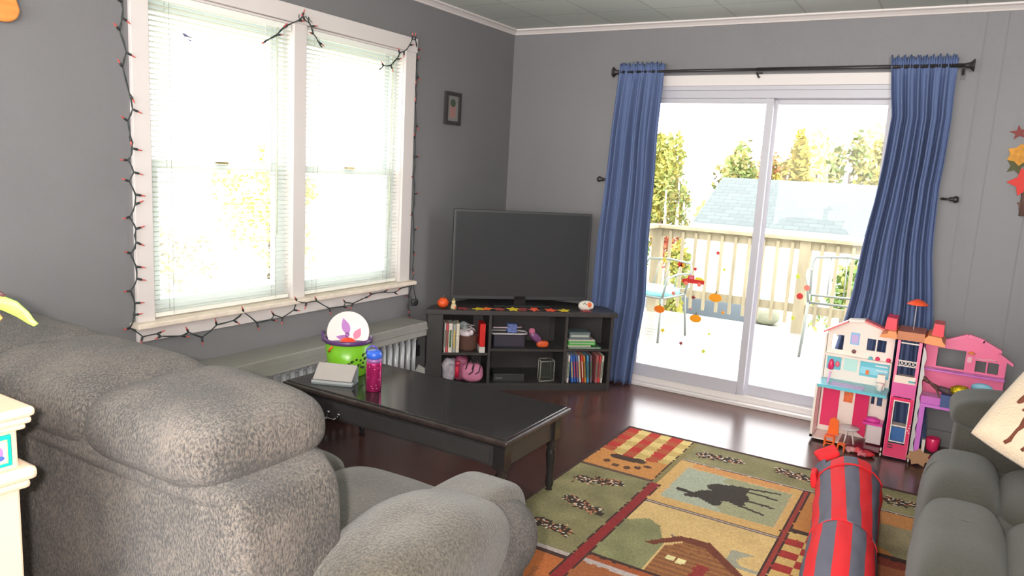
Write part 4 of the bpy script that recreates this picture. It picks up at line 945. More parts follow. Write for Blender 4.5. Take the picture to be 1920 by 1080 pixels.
# throw pillow leaning on the sofa
CRM = mat('cream_fleece', (205, 184, 158), .9, bump=.6, bscale=160, sheen=.3)
nP = Vector((-.38, -.80, .46)).normalized()
e1 = Vector((.62, -.20, -.0)); 
pA = CAMP+(F*1396.62+R2*(1806-960)-U2*(812-540))/1396.62*2.50
pU = CAMP+(F*1396.62+R2*(1975-960)-U2*(625-540))/1396.62*2.60
pV = CAMP+(F*1396.62+R2*(2010-960)-U2*(915-540))/1396.62*2.30
# corner point and the two edge directions, kept perpendicular
ex = (pU-pA).normalized(); ey = (pV-pA); ey = (ey-ex*ey.dot(ex)).normalized(); S_ = .40
ctr = pA+(ex+ey)*S_*.5; ez = ex.cross(ey)
if ez.dot(CAMP-ctr) < 0: ez = -ez
vs = []; fs = []; N = 28
for sgn in (1, -1):
    for j in range(N+1):
        for i in range(N+1):
            u_ = i/N*2-1; v_ = j/N*2-1
            h = .062*((1-u_**4)*(1-v_**4))**.5+.004
            k = 1-.045*(1-abs(u_))*0-.03*(u_*u_)*(1-v_*v_)*0
            pin = 1-.05*(1-v_*v_)*(abs(u_) > .0)*abs(u_); pin2 = 1-.05*(1-u_*u_)*abs(v_)
            uu = u_*math.sqrt(1-.16*v_*v_*u_*u_); vv = v_*math.sqrt(1-.16*u_*u_*v_*v_)
            vs.append(ctr+ex*uu*S_*.5*pin+ey*vv*S_*.5*pin2+ez*h*sgn)
for s in (0, 1):
    o_ = s*(N+1)**2
    for j in range(N):
        for i in range(N):
            k = o_+j*(N+1)+i; fs.append((k, k+1, k+N+2, k+N+1))
ed = [i for i in range(N+1)]+[j*(N+1)+N for j in range(1, N+1)]+[N*(N+1)+i for i in range(N-1, -1, -1)]+[j*(N+1) for j in range(N-1, 0, -1)]
for a_, b_ in zip(ed, ed[1:]+ed[:1]): fs.append((a_, b_, b_+(N+1)**2, a_+(N+1)**2))
t = thing('throw_pillow', 'cream fleece throw pillow with brown horse shapes on the right sofa', 'pillow', ctr-ez*.05)
MB().add(vs, fs).build('pillow_body', CRM, t)
def onp(px, py):
    d = (F*1396.62+R2*(px-960)-U2*(py-540)).normalized(); s = (ctr+ez*.058-CAMP).dot(ez)/d.dot(ez); P = CAMP+d*s
    q = P-ctr; u_ = q.dot(ex)/(S_*.5); v_ = q.dot(ey)/(S_*.5)
    h = .062*max(0, (1-min(1, abs(u_))**4)*(1-min(1, abs(v_))**4))**.5+.004
    return ctr+ex*q.dot(ex)+ey*q.dot(ey)+ez*(h-.001)
HB = mat('horse_brown', (98, 48, 30), .9)
def strip(pts, wd, name):
    P = [onp(*p) for p in pts]; m_ = MB(); vs_ = []; 
    m_.tube(P, .004, 8, radii=wd); m_.build(name, HB, t)
strip([(1884, 826), (1893, 823), (1899, 816), (1906, 808), (1914, 802), (1924, 790), (1940, 780)], [.006, .007, .005, .005, .007, .012, .015], 'horse_print')
strip([(1908, 756), (1915, 752), (1925, 746), (1935, 740)], [.005, .009, .012, .012], 'horse_print')
strip([(1917, 772), (1924, 768), (1932, 764)], [.005, .006, .006], 'horse_print')
strip([(1916, 842), (1924, 838), (1934, 836)], [.005, .006, .006], 'horse_print')

# ================================================================== STRIPED BAG
t = thing('striped_bag', 'long red and grey striped rolled bag lying on the rug', 'bag', (2.7, -1.8, .01))
REDB = mat('bag_red', (222, 44, 50), .85, spec=.2, bump=.25, bscale=18); GRB = mat('bag_grey', (98, 98, 112), .8, spec=.2, bump=.25, bscale=18)
ax0 = Vector((2.680, -1.22, .142)); ax1 = Vector((2.81, -2.75, .135)); da = (ax1-ax0).normalized(); sx = da.cross(Vector((0, 0, 1))).normalized()
def bagseg(s0, s1, ph, nm, close=False, amp=.006):
    NS = 44; NT = 98; vs = []; fs = []; ms = []
    for j in range(NS+1):
        s = s0+(s1-s0)*j/NS; L = s*(ax1-ax0).length
        e = 1.0
        if s < .10: e = math.sqrt(max(0.0, 1-((.10-s)/.10)**2))*.97+.03
        e *= 1+.03*math.sin(L*7)
        for i in range(NT):
            th = 2*math.pi*i/NT+2*math.pi*(j/NS)*(.9 if nm == 'upper_section' else .1)/14
            rr = (.130-.022*s)*e+amp*mnoise.noise(Vector((math.cos(th)*3, math.sin(th)*3, L*9+ph)))
            z = rr*math.sin(th); z = max(z, -.128)
            vs.append(ax0+da*L+sx*rr*math.cos(th)+Vector((0, 0, z)))
    m_ = MB(); m_.v = [Vector(v) for v in vs]
    for j in range(NS):
        for i in range(NT):
            i2 = (i+1) % NT; m_.f.append([j*NT+i, j*NT+i2, (j+1)*NT+i2, (j+1)*NT+i]); m_.s.append(True)
            tw = i/NT*14+ph
            m_.m.append(int(tw) % 2)
    m_.f.append(list(reversed(range(NT)))); m_.m.append(0); m_.s.append(True)
    m_.f.append([NS*NT+i for i in range(NT)]); m_.m.append(0); m_.s.append(True)
    return m_.build(nm, [REDB, GRB], t, recalc=False)
bagseg(.0, .52, .3, 'upper_section'); bagseg(.515, 1.0, 1.1, 'lower_section', amp=.004)
# folded flap and strap at the far end
def wrap(s, a0, a1, r, wd, nm, m):
    P = []; vs = []; fs = []
    k = 20
    for i in range(k+1):
        a = R(a0+(a1-a0)*i/k); L = s*(ax1-ax0).length
        for q in (-wd/2, wd/2): vs.append(ax0+da*(L+q+.03*math.sin(a*1.5))+sx*r*math.cos(a)+Vector((0, 0, r*math.sin(a))))
    for i in range(k): fs.append((2*i, 2*i+1, 2*i+3, 2*i+2))
    o = MB().add(vs, fs).build(nm, m, t); md = o.modifiers.new('s', 'SOLIDIFY'); md.thickness = .004
wrap(.14, 20, 160, .137, .012, 'strap', REDB)
def fold(c_, r_, rot, m_, nm):
    Tq = Matrix.Translation(ax0+Vector(c_)) @ Matrix.Rotation(R(rot[2]), 4, 'Z') @ Matrix.Rotation(R(rot[1]), 4, 'Y') @ Matrix.Rotation(R(rot[0]), 4, 'X')
    q_ = MB().ell((0, 0, 0), r_, .5, .35, amp=.008, fr=22, seed=r_[0]*50); q_.v = [Tq @ v for v in q_.v]; q_.build(nm, m_, t)
fold((-.105, -.03, .085), (.050, .045, .012), (10, -28, 20), REDB, 'flap'); fold((-.115, -.10, .045), (.032, .05, .012), (0, -55, 10), GRB, 'flap')
fold((-.125, -.20, .02), (.014, .045, .035), (0, -10, 4), REDB, 'flap')
# ================================================================== CREAM CABINET AND VASE
t = thing('tiled_cabinet', 'cream painted cabinet with moulded top and a teal bordered tile, at the left edge', 'cabinet', (1.35, -4.55, 0))
CRP = mat('cream_paint', (205, 176, 152), .4)
CX1, CY1, CZ = 1.745, -4.235, 1.03
def cab(x1, y1, z0, z1, nm, bev=.004): MB().box(1.1, x1, -4.9, y1, z0, z1).build(nm, CRP, t, bevel=bev)
cab(CX1, CY1, CZ-.016, CZ, 'top', .006); cab(CX1-.004, CY1-.004, CZ-.028, CZ-.016, 'upper_moulding', .005); cab(CX1-.010, CY1-.010, CZ-.038, CZ-.028, 'upper_moulding', .005); cab(CX1-.02, CY1-.02, .0, CZ-.036, 'body')
cab(CX1, CY1, .908, .930, 'waist_moulding', .008); cab(CX1-.008, CY1-.008, .893, .908, 'waist_moulding', .006)
cab(CX1-.01, CY1-.01, 0, .09, 'plinth')
MB().box(CX1-.0205, CX1-.015, -4.322, -4.266, .936, .988).build('tile_border', mat('teal_glaze', (22, 150, 140), .25), t, bevel=.002)
tl = MB(); tl.box(CX1-.0155, CX1-.014, -4.315, -4.273, .943, .981, 0).box(CX1-.0145, CX1-.0135, -4.313, -4.275, .945, .979, 1)
tl.ell((CX1-.0135, -4.292, .962), (.002, .012, .012), m=2).ell((CX1-.0125, -4.292, .961), (.002, .007, .008), m=3).ell((CX1-.0125, -4.286, .953), (.002, .007, .004), m=4)
tl.build('painted_tile', [mat('tile_yellow', (235, 225, 130), .3), mat('tile_ground', (205, 165, 175), .3, var=.25, vscale=30), mat('tile_violet', (150, 110, 190), .3), mat('tile_gold', (245, 200, 90), .3), mat('tile_blue', (60, 90, 190), .3)], t)
# object standing on the cabinet
vb0 = Vector((1.600, -4.280, CZ)); t = thing('leafy_ornament', 'dark red-brown vase with a green and yellow leaf on the cream cabinet', 'vase', vb0)
MB().lathe([(.026, 0), (.029, .01), (.024, .05), (.022, .1), (.026, .14), (.022, .15)], vb0, 24).build('vase', mat('dark_red_brown', (88, 40, 42), .3), t)
def blade(P, wd, nm, m):
    vs = []; fs = []
    for i, p in enumerate(P):
        p = Vector(p); s = wd*math.sin(math.pi*min(.97, (i+.35)/len(P)))
        vs += [p+Vector((0, 0, s)), p+Vector((.004, .004, 0)), p-Vector((0, 0, s))]
    for i in range(len(P)-1):
        for q in (0, 1): fs.append((3*i+q, 3*i+q+1, 3*i+q+4, 3*i+q+3))
    o = MB().add(vs, fs).build(nm, m, t); md = o.modifiers.new('s', 'SOLIDIFY'); md.thickness = .003

blade([(1.605, -4.262, 1.178), (1.630, -4.245, 1.186), (1.655, -4.232, 1.184), (1.676, -4.222, 1.176), (1.694, -4.214, 1.163), (1.702, -4.210, 1.154)], .013, 'green_leaf', mat('leaf_lime_gloss', (150, 205, 80), .35, var=.25, vscale=30))
blade([(1.60, -4.27, 1.172), (1.615, -4.255, 1.178), (1.635, -4.245, 1.172), (1.65, -4.238, 1.16)], .014, 'orange_leaf', mat('leaf_orange_gloss', (225, 150, 70), .4, var=.2, vscale=30))
blade([(1.60, -4.27, 1.19), (1.625, -4.25, 1.202), (1.648, -4.24, 1.203), (1.660, -4.235, 1.198)], .006, 'dark_leaf', mat('leaf_dark', (75, 45, 45), .5))

# ================================================================== DOLLHOUSE
DP = mat('doll_pink', (238, 120, 158), .3); DHP = mat('doll_hot_pink', (222, 48, 100), .28); DWH = mat('doll_white', (238, 226, 214), .35)
DTL = mat('doll_teal', (105, 190, 205), .3); DOR = mat('doll_orange', (228, 140, 78), .4); DRD = mat('doll_red', (225, 40, 62), .3); DLI = mat('doll_lilac', (210, 120, 210), .3)
t = thing('dollhouse', 'three storey pink and white toy dollhouse with orange roof on the floor by the door', 'dollhouse', (2.8, -.3, 0))
def frame_panel(name, outer, holes, y0, y1, m):
    """flat wall cut by rectangular openings, split along a grid"""
    xs = sorted({p[0] for p in outer}|{h[0] for h in holes}|{h[1] for h in holes}); zs = sorted({h[2] for h in holes}|{h[3] for h in holes})
    mb = MB(); x0, x1 = min(p[0] for p in outer), max(p[0] for p in outer)
    n = len(outer)
    def top(x):
        best = None
        for i in range(n):
            a, b = outer[i], outer[(i+1) % n]
            if min(a[0], b[0]) <= x <= max(a[0], b[0]) and abs(a[0]-b[0]) > 1e-6:
                z = a[1]+(b[1]-a[1])*(x-a[0])/(b[0]-a[0]); best = z if best is None else max(best, z)
        return best
    zb = min(p[1] for p in outer)
    for a, b in zip(xs, xs[1:]):
        if b-a < 1e-5: continue
        m_ = (a+b)/2; cuts = sorted([(h[2], h[3]) for h in holes if h[0] < m_ < h[1]]); z = zb
        for c0, c1 in cuts: mb.box(a, b, y0, y1, z, c0); z = c1
        ta, tb = top(a+1e-6), top(b-1e-6); mb.prism([(a, z), (b, z), (b, tb), (a, ta)], y0, y1, 'y')
    return mb.build(name, m, t)
# left wing back wall
up = [(2.385, .305), (2.735, .305), (2.735, .640), (2.665, .668), (2.575, .706), (2.495, .70), (2.493, .682), (2.375, .612)]
frame_panel('upper_wall', [(2.385, .33), (2.735, .33), (2.735, .655), (2.665, .672), (2.575, .706), (2.495, .695), (2.385, .618)], [(2.412, 2.474, .512, .600), (2.596, 2.694, .535, .603)], -.235, -.225, DWH)
MB().box(2.641, 2.648, -.236, -.224, .535, .603).build('window_bar', DWH, t)
MB().prism([(2.37, .612), (2.495, .690), (2.495, .700), (2.37, .622)], -.30, -.222, 'y').prism([(2.575, .704), (2.735, .650), (2.735, .660), (2.575, .714)], -.30, -.222, 'y').build('roof_edge', mat('doll_coral', (225, 110, 110), .35), t)
MB().prism([(2.49, .692), (2.577, .704), (2.577, .714), (2.49, .702)], -.30, -.222, 'y').build('roof_edge', DWH, t)
MB().box(2.508, 2.555, -.240, -.236, .556, .625).build('wall_picture', mat('doll_blue_frame', (140, 185, 225), .4), t)
MB().box(2.515, 2.548, -.242, -.240, .565, .612).build('wall_picture', mat('doll_lavender', (195, 170, 215), .4), t)
frame_panel('lower_wall', [(2.385, .02), (2.735, .02), (2.735, .305), (2.385, .305)], [(2.655, 2.672, .23, .285), (2.685, 2.712, .225, .285)], -.235, -.225, DWH)
# shelf ledge between the upper storeys, with printed niches
MB().box(2.385, 2.735, -.27, -.225, .478, .488).build('ledge', DWH, t)
MB().box(2.40, 2.475, -.241, -.235, .395, .468, 0).box(2.49, 2.56, -.241, -.235, .40, .478, 1).box(2.575, 2.725, -.241, -.235, .385, .468, 0).box(2.58, 2.72, -.243, -.240, .40, .44, 2).build('printed_niche', [DTL, mat('doll_mint', (185, 225, 215), .4), mat('doll_pale_blue', (150, 215, 230), .2)], t)
MB().lathe([(.014, 0), (.018, .02), (.012, .05), (.006, .06)], (2.425, -.252, .395), 12).build('pink_jar', DHP, t)
MB().ell((2.458, -.25, .43), (.012, .01, .018)).build('pink_jar', mat('doll_rose', (235, 110, 130), .3), t)
MB().box(2.61, 2.625, -.26, -.25, .40, .425).build('orange_bottle', mat('doll_bright_orange', (240, 120, 50), .3), t)
for q, (x, z) in enumerate(((2.535, .53), (2.66, .51), (2.625, .505), (2.715, .51))):
    MB().ell((x, -.25, z-.012), (.012, .01, .012)).build('shelf_trinket', [mat('doll_brown', (120, 80, 80), .4), DHP, DTL, DHP][q], t)
# teal balcony floor with pink rug print and toilet / shower shapes
MB().box(2.385, 2.74, -.42, -.225, .322, .338).build('balcony_floor', DTL, t)
MB().box(2.45, 2.62, -.40, -.31, .338, .3395).build('balcony_rug', mat('doll_lilac_print', (190, 170, 225), .35, var=.2, vscale=60), t)
MB().lathe([(.016, 0), (.014, .02), (.022, .035), (.022, .042)], (2.695, -.33, .338), 16).box(2.675, 2.715, -.30, -.275, .338, .42).build('toy_toilet', DWH, t)
MB().prism([(2.425, .338), (2.433, .338), (2.442, .40), (2.434, .40)], -.36, -.335, 'y').build('pink_slide', mat('doll_light_pink', (240, 160, 220), .2), t)
MB().box(2.655, 2.72, -.262, -.25, .455, .462).box(2.66, 2.72, -.262, -.25, .43, .436).build('glass_shelf', mat('doll_clear', (225, 235, 235), .1), t)
# left side wall, fold out frame
MB().box(2.375, 2.388, -.235, -.225, .02, .60).box(2.375, 2.388, -.41, -.40, .02, .335).box(2.375, 2.388, -.41, -.225, .02, .035).box(2.378, 2.385, -.32, -.312, .02, .33).build('side_frame', DWH, t)
MB().box(2.38, 2.386, -.395, -.24, .035, .335).build('side_panel', clear_mat('doll_pink_clear', (238, 130, 160), .5), t)
MB().box(2.40, 2.49, -.245, -.236, .055, .315).build('pink_door', DHP, t)
MB().add([(2.575, -.24, .07), (2.65, -.30, .045), (2.65, -.30, .29), (2.575, -.24, .315), (2.572, -.245, .07), (2.647, -.305, .045), (2.647, -.305, .29), (2.572, -.245, .315)], [(0, 1, 2, 3), (7, 6, 5, 4), (0, 4, 5, 1), (1, 5, 6, 2), (2, 6, 7, 3), (3, 7, 4, 0)], 0, False).build('pink_door', mat('doll_hot_pink_light', (230, 60, 110), .3), t)
MB().box(2.512, 2.56, -.243, -.236, .215, .275).build('oven_print', mat('doll_orange_print', (235, 110, 60), .4, var=.35, vscale=70), t)
MB().box(2.66, 2.735, -.33, -.236, .03, .135).build('kitchen_counter', mat('doll_counter_grey', (215, 205, 205), .4), t)
MB().box(2.635, 2.735, -.345, -.236, .138, .150).ell((2.68, -.29, .155), (.04, .03, .018)).build('counter_top', mat('doll_magenta', (215, 70, 160), .25), t)
MB().box(2.53, 2.74, -.42, -.24, .012, .022).build('pink_floor', mat('doll_burgundy', (110, 30, 48), .25), t)
MB().box(2.39, 2.53, -.40, -.24, .012, .020).build('white_floor', DWH, t)
# tower
ty0, ty1 = -.43, -.235
mb = MB()
mb.box(2.752, 2.772, ty0, ty0+.012, 0.01, .655).box(2.858, 2.880, ty0, ty0+.012, 0.01, .655).box(2.752, 2.758, ty0, ty1, .01, .655).box(2.874, 2.880, ty0, ty1, .01, .655)
mb.box(2.772, 2.858, ty0, ty0+.012, .01, .035).build('elevator_tower', DP, t)
mb = MB(); rect_ring(mb, 2.762, 2.870, .345-.33, .345, (.014, .014, .075, .02), ty0-.008, ty0); mb.build('tower_door_frame', DHP, t)
rm = MB(); rect_ring(rm, 2.778, 2.856, .10, .33, .005, ty0-.011, ty0-.007); rm.build('door_trim', DWH, t)
MB().box(2.758, 2.874, ty0-.004, ty0+.006, .35, .425).build('tower_band', mat('doll_orchid', (215, 92, 155), .3), t)
MB().box(2.772, 2.858, ty0+.01, ty1, .425, .432).box(2.765, 2.865, ty0-.002, ty0+.006, .425, .465).build('tower_balcony', mat('doll_cream', (235, 215, 200), .35), t)
mb = MB()
for k in range(5): mb.tube([(2.775+.0175*k+.008+.007*math.cos(a*.9), ty0-.002, .535+.011*math.sin(a*.9)) for a in range(8)], .0022, 5)
mb.box(2.770, 2.862, ty0-.004, ty0, .546, .55).box(2.770, 2.862, ty0-.004, ty0, .518, .522); mb.build('scroll_rail', DWH, t)
MB().box(2.775, 2.858, ty0, ty0+.01, .640, .646).build('curtain_bar', DWH, t)
MB().box(2.782, 2.852, ty0+.03, ty0+.09, .175, .183).build('lift_seat', DWH, t)
MB().box(2.782, 2.852, ty0+.03, ty0+.09, .085, .172).build('lift_car', mat('doll_lift_blue', (60, 105, 165), .35), t)
for k in range(3): MB().box(2.776, 2.802, ty0-.010, ty0-.006, .062+.014*k, .068+.014*k).build('step_grille', mat('doll_dark_green', (50, 55, 50), .4), t)
for p in ((2.866, .19), (2.870, .205), (2.862, .175), (2.868, .163)): MB().ell((p[0], ty0-.010, p[1]), (.004, .003, .004)).build('flower_button', DWH, t)
for x in (2.748, 2.884): MB().ell((x, ty0, .04), (.005, .008, .011)).ell((x, ty0, .012), (.005, .008, .011)).build('hinge', DWH, t)
MB().lathe([(.018, 0), (.018, .004)], (2.85, ty0-.01, .44), 18, T=None).build('round_dial', DTL, t)
# roof
MB().prism([(2.668, .662), (2.675, .675), (2.705, .685), (2.708, .70), (2.745, .70), (2.752, .682), (2.752, .662)], ty0-.03, ty1, 'y').build('tiled_roof', DOR, t)
MB().prism([(2.880, .662), (2.880, .685), (2.895, .705), (2.955, .70), (2.962, .682), (2.975, .668), (2.975, .655)], ty0-.03, ty1, 'y').build('tiled_roof', DOR, t)
MB().prism([(2.752, .660), (2.752, .705), (2.880, .705), (2.880, .660)], ty0-.01, ty1, 'y').build('centre_roof', mat('doll_brown_orange', (186, 110, 62), .3), t)
for x0, x1 in ((2.685, 2.742), (2.908, 2.962)): MB().prism([(x0, .70), (x1, .70), (x1-.002, .762), (x0+.006, .765)], ty0+.02, ty1-.03, 'y').build('roof_chair', DRD, t)
MB().tube([(2.818, -.33, .70), (2.818, -.33, .85)], .0025, 6).build('umbrella_pole', clear_mat('doll_clear_pole', (225, 225, 225), .5), t)
MB().lathe([(.054, 0), (.052, .004), (.03, .02), (.005, .03)], (2.822, -.33, .842), 10).build('umbrella', mat('doll_umbrella', (235, 85, 45), .35), t)
# right wing
rw = [(2.885, .02), (3.262, .02), (3.262, .565), (3.275, .575), (3.275, .588), (3.222, .645), (3.205, .645), (3.205, .660), (3.14, .685), (3.075, .703), (2.98, .658), (2.885, .640)]
frame_panel('pink_wall', [(2.885, .30), (3.262, .30), (3.262, .596), (3.222, .625), (3.216, .650), (3.146, .682), (3.14, .69), (3.075, .700), (2.98, .655), (2.885, .640)], [(2.945, 3.077, .508, .612), (3.125, 3.23, .510, .570)], -.235, -.225, DP)
MB().box(3.174, 3.181, -.236, -.224, .51, .57).build('window_bar', DP, t)
MB().prism([(3.215, .615), (3.29, .570), (3.29, .585), (3.222, .630)], -.26, -.222, 'y').prism([(3.072, .690), (3.150, .672), (3.150, .690), (3.078, .708)], -.26, -.222, 'y').prism([(3.14, .668), (3.232, .628), (3.232, .645), (3.146, .687)], -.26, -.222, 'y').prism([(2.885, .632), (2.98, .645), (3.075, .692), (3.072, .708), (2.98, .665), (2.885, .650)], -.26, -.222, 'y').build('roof_edge', DP, t)
MB().box(2.885, 3.262, -.30, -.225, .492, .500).box(2.885, 3.27, -.42, -.225, .318, .334).build('shelf_floor', DLI, t)
MB().box(2.90, 2.99, -.415, -.31, .335, .375).build('pink_bed', mat('doll_bed_pink', (205, 110, 195), .3), t)
for q_ in ((2.882, 2.893, ty0, -.225, .02, .32), (2.90, 2.925, -.41, -.40, .02, .318), (3.22, 3.262, -.24, -.225, .02, .318)): MB().box(*q_).build('wing_post', DLI, t)
zz = []
for k in range(15): zz += [(2.882+(.018 if k % 2 else .010), .03+k*.042)]
MB().prism([(2.881, .02)]+[(a+.002, b) for a, b in zz]+[(2.881, .64)], ty0-.001, ty0+.012, 'y').build('scalloped_side', mat('doll_grey_side', (195, 190, 188), .4), t)
MB().box(3.085, 3.105, -.242, -.236, .555, .585).build('wall_clock', mat('doll_clock', (240, 180, 190), .4), t)
MB().lathe([(.018, 0), (.012, .008), (.003, .012)], (3.10, -.25, .605), 14).build('orange_lamp', DOR, t)
MB().tube([(3.12, -.245, .585), (3.15, -.25, .580), (3.19, -.25, .588), (3.22, -.245, .583)], .002, 5).build('towel_rail', DWH, t)
MB().ell((3.17, -.245, .43), (.05, .012, .025)).build('pet_bed', mat('doll_aqua', (130, 195, 215), .4), t)
MB().box(2.95, 3.01, -.36, -.30, .012, .02).lathe([(.005, 0), (.03, .02), (.034, .08), (.03, .085), (.026, .03), (0, .02)], (2.985, -.33, .05), 18).build('tub_chair', DHP, t)
MB().box(2.935, 2.95, -.36, -.33, .0, .12).build('white_leg', DWH, t)

# furniture and clothes around the dollhouse
t = thing('toy_chair', 'bright orange toy chair at the left opening of the dollhouse', 'toy chair', (2.50, -.42, 0))
TO = mat('toy_bright_orange', (245, 105, 35), .35)
MB().box(2.462, 2.515, -.475, -.425, .058, .064).build('seat', TO, t, bevel=.002)
MB().prism([(2.470, .066), (2.528, .064), (2.522, .150), (2.508, .156), (2.500, .168), (2.488, .156), (2.476, .150)], -.426, -.420, 'y').build('backrest', TO, t)
for x in (2.465, 2.511):
    for y in (-.472, -.428): MB().box(x-.003, x+.004, y-.003, y+.003, 0, .058).build('leg', TO, t)
MB().box(2.465, 2.515, -.474, -.470, .02, .026).box(2.465, 2.515, -.430, -.426, .02, .026).build('stretcher', TO, t)
t = thing('toy_table', 'small white round toy table beside the orange toy chair', 'toy table', (2.57, -.39, 0))
MB().lathe([(.05, .108), (.053, .110), (.053, .115), (.05, .117)], (2.575, -.39, 0), 28).build('tabletop', mat('doll_silver_white', (215, 208, 208), .2), t)
for a in (0, 120, 240): MB().tube([(2.575+.012*math.cos(R(a)), -.39+.012*math.sin(R(a)), .108), (2.575+.035*math.cos(R(a)), -.39+.035*math.sin(R(a)), .004)], .004, 6).build('leg', DWH, t)
t = thing('toy_stool', 'second orange toy chair turned sideways under the round toy table', 'toy chair', (2.53, -.47, 0))
MB().box(2.535, 2.575, -.495, -.455, .034, .04).build('seat', TO, t)
for x in (2.538, 2.571):
    for y in (-.492, -.459): MB().box(x-.003, x+.003, y-.003, y+.003, 0, .034).build('leg', TO, t)
for i, (x, y, z, r_, c_, lb) in enumerate(((2.60, -.47, .0, .020, (215, 150, 150), 'pale pink crumpled doll garment at the left of the pile'), (2.64, -.46, .0, .024, (225, 80, 90), 'red crumpled doll garment in the middle of the pile'), (2.69, -.48, .0, .026, (205, 50, 60), 'dark red doll garment at the right of the pile'), (2.665, -.50, .0, .018, (220, 120, 130), 'rose doll garment at the front of the pile'))):
    o = MB().ell((x, y, .014), (r_*1.3, r_, .013), amp=.012, fr=60, seed=i+1).build('doll_clothes', mat('garment_%d' % i, c_, .7)); tag(o, lb+' before the dollhouse', 'doll clothes', 'doll clothes in front of the dollhouse')
o = MB().prism([(2.90+p[0], -.50+p[1]) for p in leaf_poly(7, .062, .62, 1.2, .9)], .002, .007, 'z').build('felt_leaf', mat('tan_felt', (165, 125, 92), .9)); 
T = Matrix.Translation((2.93, -.44, .07)) @ Matrix.Rotation(R(62), 4, 'X')
bpy.data.objects.remove(o)
mb = MB().prism(leaf_poly(7, .058, .66, 1.15, .85), -.003, .003, 'z', T=T); zm = min(v.z for v in mb.v)
for v in mb.v: v.z += .002-zm
o = mb.build('felt_leaf', mat('tan_felt', (165, 125, 92), .9)); tag(o, 'tan scalloped felt piece leaning at the foot of the dollhouse tower', 'felt leaf')

# doll lying on the upper floor of the right wing
t = thing('fashion_doll', 'brown-skinned toy doll in a shiny gold skirt lying across the right wing of the dollhouse', 'doll', (3.0, -.40, .42))
me = bpy.data.meshes.new('body')
P = [(3.01, -.40, .413), (2.985, -.40, .420), (2.955, -.402, .434), (2.935, -.403, .446), (2.921, -.404, .453), (2.905, -.405, .460),
     (2.965, -.425, .425), (2.975, -.44, .405), (2.985, -.445, .385), (2.96, -.385, .43), (2.985, -.375, .41), (3.05, -.41, .415), (3.10, -.41, .42), (3.15, -.41, .425), (3.05, -.39, .415), (3.10, -.39, .42), (3.15, -.39, .425)]
Ed = [(0, 1), (1, 2), (2, 3), (3, 4), (4, 5), (2, 6), (6, 7), (7, 8), (2, 9), (9, 10), (0, 11), (11, 12), (12, 13), (0, 14), (14, 15), (15, 16)]
rd = [.015, .011, .016, .006, .011, .012, .006, .005, .004, .006, .004, .010, .007, .005, .010, .007, .005]
off = Vector((3.0, -.40, .42))
me.from_pydata([Vector(p)-off for p in P], Ed, []); ob = bpy.data.objects.new('body', me); COL.objects.link(ob); ob.parent = t
me.materials.append(mat('doll_skin', (88, 56, 50), .45))
sk = ob.modifiers.new('skin', 'SKIN'); 
for i, r_ in enumerate(rd): me.skin_vertices[0].data[i].radius = (r_, r_)
me.skin_vertices[0].data[0].use_root = True
sb = ob.modifiers.new('sub', 'SUBSURF'); sb.levels = 2; sb.render_levels = 2
MB().ell((2.901, -.398, .463), (.017, .013, .015)).build('hair', mat('doll_hair', (98, 52, 44), .6), t)
MB().tube([(2.975, -.402, .427), (3.01, -.40, .416), (3.035, -.40, .415)], .016, 14, radii=[.014, .019, .022]).build('dark_top', mat('doll_dark_cloth', (78, 58, 66), .6), t)
MB().tube([(3.03, -.40, .425), (3.06, -.40, .43), (3.09, -.40, .43), (3.105, -.40, .43)], .016, 16, radii=[.02, .03, .03, .026]).build('gold_skirt', mat('gold_lame', (205, 180, 30), .22, .7, bump=1, bscale=70), t)
MB().ell((3.115, -.40, .432), (.018, .02, .018)).build('orange_hem', mat('doll_hem', (225, 100, 55), .4), t)
MB().box(2.99, 3.11, -.43, -.37, .334, .400).build('resting_cushion', mat('doll_navy2', (62, 80, 130), .5), t)

# ================================================================== WALL HANGING AT RIGHT EDGE
t = thing('leaf_wall_hanging', 'autumn wall hanging of maroon, yellow, green and red cloth leaves at the right edge', 'wall decoration', (3.2, 0, 1.6))
def wl(x, z, r_, n, inner, rot, m, nm, y=-.012):
    T = Matrix.Translation((x, y, z)) @ Matrix.Rotation(R(90), 4, 'X') @ Matrix.Rotation(R(rot), 4, 'Z')
    MB().prism(leaf_poly(n, r_, inner, 1, .9), -.003, .003, 'z', T=T).build(nm, m, t)
wl(3.165, 1.775, .045, 5, .4, 10, mat('hang_maroon', (128, 62, 58), .8), 'maroon_leaf')
wl(3.185, 1.66, .065, 6, .7, 0, mat('hang_yellow', (200, 140, 55), .8, var=.25, vscale=30), 'yellow_leaf', -.02)
wl(3.175, 1.605, .055, 5, .5, 60, mat('hang_green', (82, 82, 52), .8), 'green_leaf', -.012)
wl(3.225, 1.52, .085, 5, .55, 20, mat('hang_red', (205, 62, 55), .8), 'red_leaf', -.03)
MB().tube([(3.23, -.02, 1.56), (3.235, -.02, 1.34)], .016, 10).build('brown_stem', mat('hang_brown', (95, 70, 62), .9), t)
wl(3.235, 1.40, .035, 5, .6, 0, mat('hang_brown2', (100, 70, 62), .8), 'brown_leaf', -.025)

